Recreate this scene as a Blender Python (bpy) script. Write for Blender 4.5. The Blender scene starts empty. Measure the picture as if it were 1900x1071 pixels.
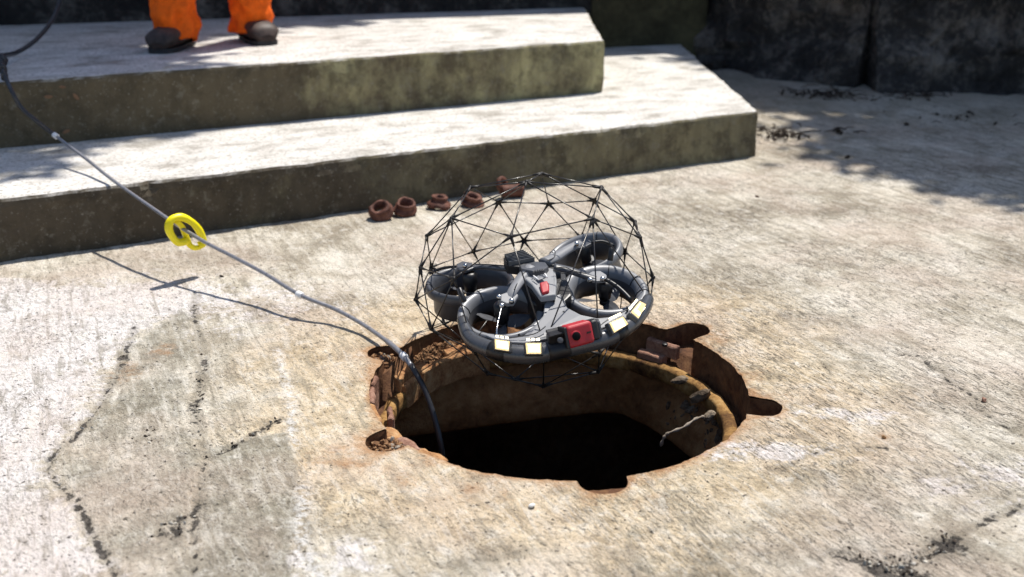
import bpy, bmesh, math, random
import numpy as np
from mathutils import Vector, Matrix, noise, geometry
R = math.radians
random.seed(7); rng = np.random.default_rng(7)
S = bpy.context.scene; COL = S.collection

# ------------------------------------------------------------ camera, world, sun
CAM_H = 0.873; PITCH = R(20.5); FPX = 1943.0
cd = bpy.data.cameras.new('camera'); cam = bpy.data.objects.new('camera', cd); COL.objects.link(cam)
cam.location = (0, 0, CAM_H); cam.rotation_euler = (R(90) - PITCH, 0, 0)
cd.sensor_width = 36; cd.lens = 36 * FPX / 1900; cd.clip_start = 0.05; cd.clip_end = 500
cd.dof.use_dof = True; cd.dof.focus_distance = 2.02; cd.dof.aperture_fstop = 3.4
S.camera = cam
SUN = Vector((0.57 * math.cos(R(66)), 0.82 * math.cos(R(66)), math.sin(R(66)))).normalized()
w = bpy.data.worlds.new('World'); S.world = w; w.use_nodes = True
sky = w.node_tree.nodes.new('ShaderNodeTexSky'); sky.sky_type = 'NISHITA'; sky.sun_disc = False
sky.sun_elevation = R(66); sky.sun_rotation = math.atan2(SUN.x, SUN.y)
bg = w.node_tree.nodes['Background']; bg.inputs['Strength'].default_value = 0.105
w.node_tree.links.new(sky.outputs[0], bg.inputs[0])
sd = bpy.data.lights.new('sun', 'SUN'); sd.energy = 4.9; sd.angle = R(0.5); sd.color = (1, 0.95, 0.87)
so = bpy.data.objects.new('sun', sd); COL.objects.link(so)
so.rotation_euler = (-SUN).to_track_quat('-Z', 'Y').to_euler()
S.view_settings.view_transform = 'Standard'; S.view_settings.look = 'None'
S.view_settings.exposure = 0.29; S.view_settings.gamma = 1
S.render.engine = 'CYCLES'

SP, CP = math.sin(PITCH), math.cos(PITCH)
def at(px, py, z=0.0):
    """where the sight line through a picture point meets the horizontal plane at height z"""
    u, v = (px - 950) / FPX, (py - 535.5) / FPX
    d = Vector((u, CP - v * SP, -SP - v * CP)); t = (z - CAM_H) / d.z
    return Vector((0, 0, CAM_H)) + d * t
def dp(px, py, zc):
    """the point at depth zc metres along the sight line through a picture point"""
    u, v = (px - 950) / FPX, (py - 535.5) / FPX
    return Vector((0, 0, CAM_H)) + Vector((u, CP - v * SP, -SP - v * CP)) * zc

# ------------------------------------------------------------ object helpers
def tag(o, label=None, cat=None, group=None, kind=None):
    if label: o['label'] = label
    if cat: o['category'] = cat
    if group: o['group'] = group
    if kind: o['kind'] = kind
    return o
def thing(name, loc, label, cat, group=None):
    o = bpy.data.objects.new(name, None); COL.objects.link(o); o.location = loc
    o.empty_display_size = .05
    tag(o, label, cat, group); return o
def link(name, me, mat=None, parent=None, smooth=True):
    o = bpy.data.objects.new(name, me); COL.objects.link(o)
    if mat and not me.materials: me.materials.append(mat)
    if smooth:
        me.polygons.foreach_set('use_smooth', [True] * len(me.polygons))
    if parent:
        o.parent = parent
        if parent.type == 'EMPTY': o.location = -parent.location if parent.parent is None else (0, 0, 0)
    return o
def from_bm(name, bm, mat=None, parent=None, smooth=True):
    bmesh.ops.recalc_face_normals(bm, faces=bm.faces)
    me = bpy.data.meshes.new(name); bm.to_mesh(me); bm.free()
    return link(name, me, mat, parent, smooth)
def from_py(name, v, f, mat=None, parent=None, smooth=True):
    me = bpy.data.meshes.new(name); me.from_pydata([tuple(a) for a in v], [], f); me.validate()
    return link(name, me, mat, parent, smooth)
def frame_of(n, up=Vector((0, 1, 0))):
    n = n.normalized(); x = up.cross(n)
    if x.length < 1e-4: x = Vector((1, 0, 0)).cross(n)
    x.normalize(); y = n.cross(x)
    return x, y, n
def add_tube(bm, pts, r, seg=8, cap=True, flat=1.0, upv=None):
    """round tube along points; r a number or a list"""
    P = [Vector(p) for p in pts]; n = len(P); rings = []
    prev = None
    for i in range(n):
        t = (P[min(i + 1, n - 1)] - P[max(i - 1, 0)]).normalized()
        if prev is None:
            a = upv or (Vector((0, 0, 1)) if abs(t.z) < .9 else Vector((0, 1, 0)))
        else: a = prev
        b = (a - t * a.dot(t)).normalized(); c = t.cross(b); prev = b
        rr = r[i] if hasattr(r, '__len__') else r
        rings.append([bm.verts.new(P[i] + (b * math.cos(2 * math.pi * k / seg) * flat + c * math.sin(2 * math.pi * k / seg)) * rr) for k in range(seg)])
    for i in range(n - 1):
        for k in range(seg):
            bm.faces.new((rings[i][k], rings[i][(k + 1) % seg], rings[i + 1][(k + 1) % seg], rings[i + 1][k]))
    if cap:
        bm.faces.new(rings[0][::-1]); bm.faces.new(rings[-1])
    return bm
def add_lathe(bm, prof, c, n, seg=48, closed=False, jit=0, a0=0, a1=2 * math.pi):
    x, y, z = frame_of(Vector(n)); c = Vector(c); rings = []
    full = abs(a1 - a0 - 2 * math.pi) < 1e-5; m = seg if full else seg + 1
    for k in range(m):
        a = a0 + (a1 - a0) * k / seg; d = x * math.cos(a) + y * math.sin(a)
        row = []
        for (r, h) in prof:
            p = c + d * r + z * h
            if jit: p = p + noise.noise_vector(p * 22) * jit + noise.noise_vector(p * 70) * jit * .5
            row.append(bm.verts.new(p))
        rings.append(row)
    L = len(prof)
    for k in range(seg):
        A, B = rings[k], rings[(k + 1) % m]
        for i in range(L if closed else L - 1):
            j = (i + 1) % L
            bm.faces.new((A[i], B[i], B[j], A[j]))
    return bm
def lathe(name, prof, c, n, mat, parent=None, **k):
    bm = bmesh.new(); add_lathe(bm, prof, c, n, **k)
    bmesh.ops.remove_doubles(bm, verts=bm.verts, dist=1e-6)
    return from_bm(name, bm, mat, parent)
def cyl(name, a, b, r, mat, parent=None, seg=20, bev=.15):
    a, b = Vector(a), Vector(b); L = (b - a).length; e = min(r, L / 2) * bev
    return lathe(name, [(0, 0), (r - e, 0), (r, e), (r, L - e), (r - e, L), (0, L)], a, b - a, mat, parent, seg=seg)
def tube(name, pts, r, mat, parent=None, seg=10, **k):
    bm = bmesh.new(); add_tube(bm, pts, r, seg, **k); return from_bm(name, bm, mat, parent)
def smooth_path(P, n=8):
    P = [Vector(p) for p in P]; out = []
    for i in range(len(P) - 1):
        p0, p1, p2, p3 = P[max(i - 1, 0)], P[i], P[i + 1], P[min(i + 2, len(P) - 1)]
        for k in range(n):
            t = k / n
            out.append(.5 * ((2 * p1) + (p2 - p0) * t + (2 * p0 - 5 * p1 + 4 * p2 - p3) * t * t + (3 * p1 - p0 - 3 * p2 + p3) * t ** 3))
    out.append(P[-1]); return out
def add_prism(bm, top, down, taper=1.0):
    top = [Vector(p) for p in top]; c = sum(top, Vector()) / len(top)
    a = [bm.verts.new(p) for p in top]; b = [bm.verts.new(c + (p - c) * taper + down) for p in top]
    bm.faces.new(a); bm.faces.new(b[::-1])
    for i in range(len(a)):
        j = (i + 1) % len(a); bm.faces.new((a[i], b[i], b[j], a[j]))
def prism(name, top, down, mat, parent=None, taper=1.0, bev=.002, seg=2):
    bm = bmesh.new(); add_prism(bm, top, Vector(down), taper)
    bmesh.ops.recalc_face_normals(bm, faces=bm.faces)
    if bev: bmesh.ops.bevel(bm, geom=list(bm.edges), offset=bev, segments=seg, affect='EDGES', profile=.5)
    return from_bm(name, bm, mat, parent, smooth=False)
def blob(bm, c, r, sub=1, squash=(1, 1, 1), jit=.25):
    res = bmesh.ops.create_icosphere(bm, subdivisions=sub, radius=1)
    q = Matrix.Rotation(random.uniform(0, 6.28), 3, Vector((random.random(), random.random(), random.random() + .1)).normalized())
    s = [squash[i] * random.uniform(.75, 1.25) for i in range(3)]
    for v in res['verts']:
        k = 1 + random.uniform(-jit, jit)
        v.co = Vector(c) + q @ Vector((v.co.x * s[0], v.co.y * s[1], v.co.z * s[2])) * r * k

# ------------------------------------------------------------ materials
class NT:
    def __init__(s, name):
        s.m = bpy.data.materials.new(name); s.m.use_nodes = True
        s.t = s.m.node_tree; s.b = s.t.nodes['Principled BSDF']; s.geo = s.t.nodes.new('ShaderNodeNewGeometry')
    def put(s, inp, v):
        if isinstance(v, bpy.types.NodeSocket): s.t.links.new(v, inp)
        elif v is not None:
            if hasattr(v, '__len__') and len(v) == 3 and inp.type == 'RGBA': v = (*v, 1)
            inp.default_value = v
    def n(s, t, out=0, props=None, **k):
        x = s.t.nodes.new('ShaderNode' + t)
        for a, b in (props or {}).items(): setattr(x, a, b)
        for a, b in k.items(): s.put(x.inputs[a.replace('_', ' ')], b)
        return x.outputs[out]
    def pos(s, scale=(1, 1, 1), rot=(0, 0, 0)):
        v = s.geo.outputs['Position']
        if rot != (0, 0, 0): v = s.n('Mapping', Vector=v, Rotation=rot)
        return s.n('Mapping', Vector=v, Scale=scale)
    def noise(s, sc, det=5, rough=.6, vec=None, dist=0):
        return s.n('TexNoise', Vector=vec or s.geo.outputs['Position'], Scale=sc, Detail=det, Roughness=rough, Distortion=dist)
    def ramp(s, f, *st):
        x = s.t.nodes.new('ShaderNodeValToRGB'); s.put(x.inputs[0], f); e = x.color_ramp.elements
        while len(e) < len(st): e.new(.5)
        for i, (p, c) in enumerate(st):
            e[i].position = p; e[i].color = (c, c, c, 1) if not hasattr(c, '__len__') else (*c, 1)
        return x.outputs[0]
    def mix(s, f, a, b, mode='MIX'):
        x = s.t.nodes.new('ShaderNodeMix'); x.data_type = 'RGBA'; x.blend_type = mode
        s.put(x.inputs[0], f); s.put(x.inputs[6], a); s.put(x.inputs[7], b); return x.outputs[2]
    def math(s, op, a, b=None, c=None, clamp=False):
        x = s.t.nodes.new('ShaderNodeMath'); x.operation = op; x.use_clamp = clamp
        s.put(x.inputs[0], a)
        if b is not None: s.put(x.inputs[1], b)
        if c is not None: s.put(x.inputs[2], c)
        return x.outputs[0]
    def att(s, name): 
        x = s.t.nodes.new('ShaderNodeAttribute'); x.attribute_name = name; return x.outputs['Fac']
    def bump(s, h, d=.002, st=1.0):
        x = s.n('Bump', Height=h, Distance=d, Strength=st); s.put(s.b.inputs['Normal'], x); return x
    def fin(s, color, rough=.8, metal=0, spec=None):
        s.put(s.b.inputs['Base Color'], color); s.put(s.b.inputs['Roughness'], rough); s.put(s.b.inputs['Metallic'], metal)
        if spec is not None: s.put(s.b.inputs['Specular IOR Level'], spec)
        return s.m

def mat_ground():
    m = NT('weathered_concrete')
    big = m.noise(1.6, 6, .6); mid = m.noise(6.5, 7, .66, dist=.5); sm = m.noise(24, 7, .72, dist=.3)
    rot = (0, 0, R(-24))
    dash = m.noise(58, 5, .72, vec=m.pos((2.4, 1, 1), (0, 0, R(-40))), dist=.9)          # short broom dashes
    streak = m.noise(7, 7, .72, vec=m.pos((7.5, 1, 1), rot), dist=.5)
    fine = m.noise(150, 4, .75)
    f = m.math('ADD', m.math('MULTIPLY', big, .45), m.math('MULTIPLY', mid, .55))
    base = m.ramp(f, (.40, (.33, .28, .21)), (.47, (.51, .45, .355)), (.53, (.65, .59, .485)), (.60, (.76, .70, .60)))
    tn = m.math('ADD', m.att('tan'), m.math('MULTIPLY_ADD', m.noise(7, 6, .7), 1.2, -.6))
    base = m.mix(m.ramp(tn, (.25, 0), (.75, .78)), base, m.ramp(m.noise(12, 6, .7), (.40, (.56, .42, .25)), (.55, (.76, .61, .41))))
    wn = m.math('ADD', m.att('white'), m.math('ADD', m.math('MULTIPLY_ADD', m.noise(13, 8, .75, dist=.6), 2.4, -1.2), m.math('MULTIPLY_ADD', m.noise(60, 5, .75), 1.6, -.8)))
    wf = m.math('MULTIPLY', m.ramp(wn, (.42, 0), (.66, .95)), m.ramp(m.att('white'), (.04, 0), (.3, 1)))
    base = m.mix(wf, base, (.80, .755, .74))
    gn = m.math('ADD', m.att('grey'), m.math('ADD', m.math('MULTIPLY_ADD', m.noise(10, 8, .75), 1.8, -.9), m.math('MULTIPLY_ADD', m.noise(60, 5, .75), .8, -.4)))
    base = m.mix(m.math('MULTIPLY', m.ramp(gn, (.38, 0), (.72, .85)), m.ramp(m.att('grey'), (.04, 0), (.3, 1))), base, m.ramp(m.noise(30, 6, .75), (.42, (.19, .172, .13)), (.56, (.36, .335, .27))))
    base = m.mix(m.ramp(sm, (.37, .72), (.48, 0)), base, m.mix(.60, base, (.15, .125, .085)))
    base = m.mix(m.ramp(sm, (.54, 0), (.66, .65)), base, (.78, .74, .67))
    base = m.mix(m.ramp(streak, (.38, .62), (.49, 0)), base, (.27, .24, .185))
    base = m.mix(m.ramp(streak, (.52, 0), (.62, .45)), base, (.78, .74, .66))
    wl = m.math('MULTIPLY', m.att('line'), m.ramp(m.noise(60, 5, .75), (.44, 0), (.54, .9)))
    base = m.mix(wl, base, (.78, .77, .76))
    dens = m.ramp(m.noise(3.3, 6, .65), (.40, 1), (.56, .22))
    base = m.mix(m.ramp(m.noise(2.6, 5, .6), (.46, 0), (.62, .38)), base, (.60, .47, .39))
    fleck = m.math('MULTIPLY', m.ramp(dash, (.40, 1), (.485, 0)), dens)
    base = m.mix(m.math('MULTIPLY', fleck, .72), base, (.135, .115, .085))
    ff = m.ramp(fine, (.36, 1), (.46, 0))
    base = m.mix(m.math('MULTIPLY', ff, .55), base, (.14, .12, .09))
    base = m.mix(m.ramp(m.noise(210, 3, .8), (.58, 0), (.66, .30)), base, (.85, .82, .76))
    scr = m.math('MULTIPLY', m.ramp(m.noise(46, 4, .6, vec=m.pos((6.5, 1, 1), rot), dist=.8), (.37, 1), (.435, 0)), m.math('MULTIPLY', m.ramp(m.noise(4.2, 4, .6), (.42, 0), (.54, 1)), m.math('MULTIPLY_ADD', m.n('SeparateXYZ', Vector=m.geo.outputs['Position']), 1.6, .25, clamp=True)))
    base = m.mix(m.math('MULTIPLY', scr, .7), base, (.17, .15, .12))
    pits = m.ramp(m.noise(120, 2, .5), (.28, 1), (.34, 0))
    base = m.mix(m.math('MULTIPLY', pits, .85), base, (.05, .042, .034))
    cv = m.math('ADD', m.att('crack'), m.math('ADD', m.math('MULTIPLY_ADD', m.noise(48, 7, .8), 2.8, -1.4), m.math('MULTIPLY_ADD', m.noise(9, 4, .6), 1.5, -.75)))
    on_ = m.ramp(m.att('crack'), (.10, 0), (.35, 1))
    ck = m.math('MULTIPLY', m.math('MULTIPLY', m.ramp(cv, (.66, 0), (.84, 1)), on_), .92)
    base = m.mix(m.math('MULTIPLY', on_, .35), base, (.20, .175, .135))
    base = m.mix(ck, base, m.mix(m.ramp(m.noise(70, 4, .7), (.45, 0), (.6, 1)), (.040, .034, .030), (.15, .13, .11)))
    ru = m.math('ADD', m.att('rust'), m.math('MULTIPLY_ADD', m.noise(19, 7, .75), 1.5, -.75))
    base = m.mix(m.math('MULTIPLY', m.ramp(ru, (.26, 0), (.62, .75)), m.ramp(m.att('rust'), (.05, 0), (.2, 1))), base, (.44, .23, .10))
    base = m.mix(m.ramp(ru, (.58, 0), (.80, .85)), base, (.17, .06, .026))
    base = m.mix(m.math('MULTIPLY', m.att('sand'), .45), base, (.42, .36, .28))
    h = m.math('ADD', m.math('MULTIPLY', dash, 1.0), m.math('ADD', m.math('MULTIPLY', fine, .7), m.math('MULTIPLY', sm, 1.2)))
    h = m.math('SUBTRACT', h, m.math('MULTIPLY', pits, .5)); h = m.math('SUBTRACT', h, m.math('MULTIPLY', ck, 1.3))
    h = m.math('SUBTRACT', h, m.math('MULTIPLY', scr, .8))
    m.bump(h, .006, 1.0)
    return m.fin(base, .88, spec=.3)
def mat_step(name, tone):
    """bleached tread on top, mossy stained riser; tone = (dark, olive) riser colours"""
    m = NT(name)
    mid = m.noise(7, 8, .66, dist=.4); fine = m.noise(80, 5, .75)
    st = m.noise(5, 6, .65, vec=m.pos((1.2, 3, 1), (0, 0, R(-27))))
    top = m.ramp(m.math('ADD', m.math('MULTIPLY', mid, .5), m.math('MULTIPLY', st, .5)), (.39, (.36, .335, .295)), (.47, (.58, .555, .515)), (.60, (.73, .705, .67)))
    top = m.mix(m.ramp(fine, (.40, .75), (.48, 0)), top, (.20, .18, .15))
    riser_n = m.noise(4, 7, .7, vec=m.pos((1, 1, .8)))
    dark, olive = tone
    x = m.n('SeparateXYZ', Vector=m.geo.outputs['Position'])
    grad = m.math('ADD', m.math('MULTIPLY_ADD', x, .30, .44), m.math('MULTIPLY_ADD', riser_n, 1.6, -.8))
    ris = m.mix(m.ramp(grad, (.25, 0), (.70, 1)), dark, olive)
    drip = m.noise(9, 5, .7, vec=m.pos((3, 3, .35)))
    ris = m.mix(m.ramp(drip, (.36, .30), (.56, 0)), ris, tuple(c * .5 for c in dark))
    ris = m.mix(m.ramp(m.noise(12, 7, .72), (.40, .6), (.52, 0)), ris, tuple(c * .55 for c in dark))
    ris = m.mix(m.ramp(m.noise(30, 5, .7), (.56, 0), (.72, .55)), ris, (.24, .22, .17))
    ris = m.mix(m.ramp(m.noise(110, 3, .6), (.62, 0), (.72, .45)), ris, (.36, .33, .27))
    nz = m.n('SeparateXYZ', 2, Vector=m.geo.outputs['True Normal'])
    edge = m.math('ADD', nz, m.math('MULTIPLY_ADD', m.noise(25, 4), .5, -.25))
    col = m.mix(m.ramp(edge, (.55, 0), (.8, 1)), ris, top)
    m.bump(m.math('ADD', m.math('MULTIPLY', mid, 1.5), m.math('ADD', fine, st)), .005, .8)
    return m.fin(col, .9, spec=.25)
def mat_rock(name, a, b, c, sc=6, bd=.02, rough=.9, spec=.2):
    m = NT(name); n1 = m.noise(sc, 8, .68, dist=.3); n2 = m.noise(sc * 9, 5, .7)
    col = m.ramp(m.math('ADD', m.math('MULTIPLY', n1, .7), m.math('MULTIPLY', n2, .3)), (.38, a), (.5, b), (.64, c))
    m.bump(m.math('ADD', n1, m.math('MULTIPLY', n2, .4)), bd, .9)
    return m.fin(col, rough, spec=spec)
def mat_rust(name, tones, sc=14, bd=.004, rough=.85):
    m = NT(name); n1 = m.noise(sc, 8, .7, dist=.6); n2 = m.noise(sc * 7, 5, .75)
    k = len(tones); f = m.math('ADD', m.math('MULTIPLY', n1, .65), m.math('MULTIPLY', n2, .35))
    col = m.ramp(f, *[(.36 + .28 * i / (k - 1), t) for i, t in enumerate(tones)])
    m.bump(m.math('ADD', n1, m.math('MULTIPLY', n2, .6)), bd, 1)
    return m.fin(col, rough, spec=.25)
def mat_plain(name, c, rough=.5, metal=0, var=.15, sc=60, bump=0, spec=None, coat=0):
    m = NT(name); n1 = m.noise(sc, 4, .6)
    col = m.mix(m.ramp(n1, (.35, 0), (.65, 1)), tuple(x * (1 - var) for x in c), tuple(min(1, x * (1 + var)) for x in c))
    if bump: m.bump(n1, bump, .7)
    if coat: m.b.inputs['Coat Weight'].default_value = coat
    rr = m.math('MULTIPLY_ADD', n1, .2, rough - .1, clamp=True)
    return m.fin(col, rr, metal, spec)
def mat_emit(name, c, st):
    m = NT(name); v = m.n('TexVoronoi', Vector=m.geo.outputs['Position'], Scale=260.0)
    m.put(m.b.inputs['Emission Color'], c)
    m.put(m.b.inputs['Emission Strength'], m.math('MULTIPLY_ADD', m.ramp(v, (.2, 1), (.7, 0)), st * .3, st * .8))
    return m.fin((.12, .09, .04), .4)

G = mat_ground()
M = dict(
    step1=mat_step('lower_step_concrete', ((.095, .076, .052), (.235, .205, .12))),
    step2=mat_step('upper_step_concrete', ((.125, .10, .062), (.43, .39, .205))),
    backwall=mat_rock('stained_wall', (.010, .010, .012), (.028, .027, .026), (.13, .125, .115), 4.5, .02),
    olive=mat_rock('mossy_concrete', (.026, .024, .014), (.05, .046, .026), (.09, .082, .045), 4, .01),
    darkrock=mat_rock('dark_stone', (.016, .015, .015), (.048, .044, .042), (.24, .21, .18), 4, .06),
    oxide=mat_rust('dark_iron_rust', ((.035, .016, .010), (.10, .045, .022), (.17, .085, .040), (.26, .13, .055)), 12),
    ochre=mat_rust('ochre_iron_rust', ((.05, .02, .010), (.14, .07, .022), (.32, .18, .060), (.46, .31, .14)), 11),
    pink=mat_rust('flaked_rust', ((.10, .045, .028), (.28, .15, .105), (.42, .27, .20)), 18),
    orange=mat_rust('bright_rust', ((.10, .045, .022), (.30, .14, .06), (.46, .26, .12), (.55, .38, .22)), 20),
    neck=mat_rust('rust_stained_shaft', ((.11, .048, .020), (.29, .145, .058), (.46, .28, .13)), 6, .008),
    crust=mat_rock('crumbly_mortar', (.05, .035, .022), (.15, .11, .075), (.30, .25, .19), 30, .004),
    grit=mat_rock('concrete_crumb', (.28, .25, .2), (.5, .46, .39), (.7, .66, .6), 50, .001),
    chamber=mat_rock('chamber_wall', (.08, .06, .045), (.16, .12, .09), (.26, .21, .16), 4),
    crumb=mat_rust('rust_crumbs', ((.04, .018, .012), (.22, .11, .05), (.46, .30, .17)), 70, .001),
    clay=mat_rust('brown_oxide_iron', ((.030, .012, .009), (.11, .042, .028), (.22, .10, .07)), 30, .002, .65),
    lichen=mat_rock('dark_debris', (.02, .015, .012), (.05, .038, .03), (.10, .08, .06), 30, .002),
    twig=mat_rock('dry_twig', (.05, .035, .025), (.12, .09, .06), (.3, .25, .19), 40, .001),
    root=mat_rock('pale_root', (.16, .13, .10), (.30, .25, .2), (.4, .36, .3), 40, .001),
    dleaf=mat_plain('dead_leaf', (.20, .11, .06), .8),
    pebble=mat_plain('white_pebble', (.85, .84, .8), .6, var=.05),
    silver=mat_plain('painted_grey_plastic', (.20, .205, .218), .44, .25, .06, 40),
    cowl=mat_plain('pale_grey_plastic', (.28, .285, .295), .5, 0, .05, 40, spec=.35),
    throat=mat_plain('shaded_duct_throat', (.055, .056, .062), .5, 0, .1, 50),  # inner duct wall, shadow inside the duct put into a darker colour
    bumper=mat_plain('bumper_plastic', (.085, .087, .094), .28, .35, .06, 40),
    grey=mat_plain('light_grey_plastic', (.21, .215, .23), .50, 0, .06, 40, spec=.35),
    dgrey=mat_plain('dark_grey_plastic', (.065, .068, .078), .42, 0, .15, 50),
    black=mat_plain('black_plastic', (.012, .012, .014), .42, 0, .2, 50),
    carbon=mat_plain('carbon_rod', (.014, .011, .010), .32, .0, .2, 90, spec=.8),
    hub=mat_plain('black_joint', (.012, .010, .009), .6),
    chrome=mat_plain('steel_screw', (.62, .62, .62), .25, 1, .05),
    sinkfin=mat_plain('heat_sink_metal', (.16, .165, .17), .4, .5, .1),
    lensblack=mat_plain('lens_black', (.004, .004, .005), .6, spec=.1),
    red=mat_plain('red_plastic', (.40, .016, .026), .48, 0, .08, 50),
    ledcase=mat_plain('lamp_case', (.10, .10, .10), .3, .4),
    led=mat_emit('lit_diffuser', (1, .74, .36, 1), 1.15),
    led2=mat_emit('lit_led_cell', (1, .88, .60, 1), 3.2),
    cable=mat_plain('grey_cable_sheath', (.27, .265, .28), .30, .35, .15, 120, spec=.7),
    cableshaded=mat_plain('shaded_cable_sheath', (.03, .03, .034), .4, .1, .2, 120),  # same grey cable with shade put into its colour; also colours the dark knot
    clip=mat_plain('white_clip', (.75, .75, .76), .4),
    yellow=mat_plain('yellow_plastic', (.90, .76, .0), .38, 0, .05, 60),
    trouser=mat_plain('orange_work_cloth', (.90, .135, .008), .8, 0, .16, 35, .002, spec=.2),
    boot=mat_plain('brown_leather', (.040, .026, .022), .62, 0, .4, 26, .002, spec=.25),
    toe=mat_plain('scuffed_leather', (.060, .042, .036), .55, 0, .45, 24, .002, spec=.3),
    sole=mat_plain('rubber_sole', (.018, .018, .02), .7),
    skin=mat_plain('skin', (.42, .25, .17), .55), hair=mat_plain('dark_hair', (.02, .014, .01), .6),
    helmet=mat_plain('white_helmet', (.7, .7, .7), .3),
    bark=mat_rock('bark', (.04, .03, .02), (.10, .075, .055), (.17, .13, .1), 12, .02),
    leaf=mat_plain('green_leaf', (.055, .10, .028), .5, 0, .5, 3),
)

# ------------------------------------------------------------ the manhole outline
HC = Vector((.088, 1.823)); RO = .360; RI = .318
SLOTS = [(-81, .405, .041), (-15.5, .422, .037), (41, .440, .036), (100, .41, .034), (158, .413, .034), (217, .418, .037)]
def outline():
    pts = []; n = 720
    # signed test: inside circle or inside one of the slots (capsules); trace by ray marching from the centre outwards
    def inside(p):
        q = p - HC
        if q.length < RO: return True
        for a, rt, hw in SLOTS:
            d = Vector((math.cos(R(a)), math.sin(R(a)))); t = q.dot(d)
            if t < .2: continue
            s = abs(q.x * d.y - q.y * d.x)
            if t <= rt - hw and s < hw: return True
            if t > rt - hw and (q - d * (rt - hw)).length < hw: return True
        return False
    for i in range(n):
        a = 2 * math.pi * i / n; d = Vector((math.cos(a), math.sin(a))); lo, hi = .3, .5
        for _ in range(18):
            mm = (lo + hi) / 2
            if inside(HC + d * mm): lo = mm
            else: hi = mm
        r = lo + .0022 * noise.noise(Vector((math.cos(a) * 9, math.sin(a) * 9, 3))) + .0016 * noise.noise(Vector((math.cos(a) * 40, math.sin(a) * 40, 7))) + .0028 * noise.noise(Vector((math.cos(a) * 17, math.sin(a) * 17, 11)))
        deg = math.degrees(a)
        if 165 < deg < 250: r += .006 * noise.noise(Vector((deg * .13, 0, 5)))       # broken left edge
        pts.append(HC + d * r)
    return pts
OUT = outline()
OUTN = np.array([[p.x, p.y] for p in OUT])

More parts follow.
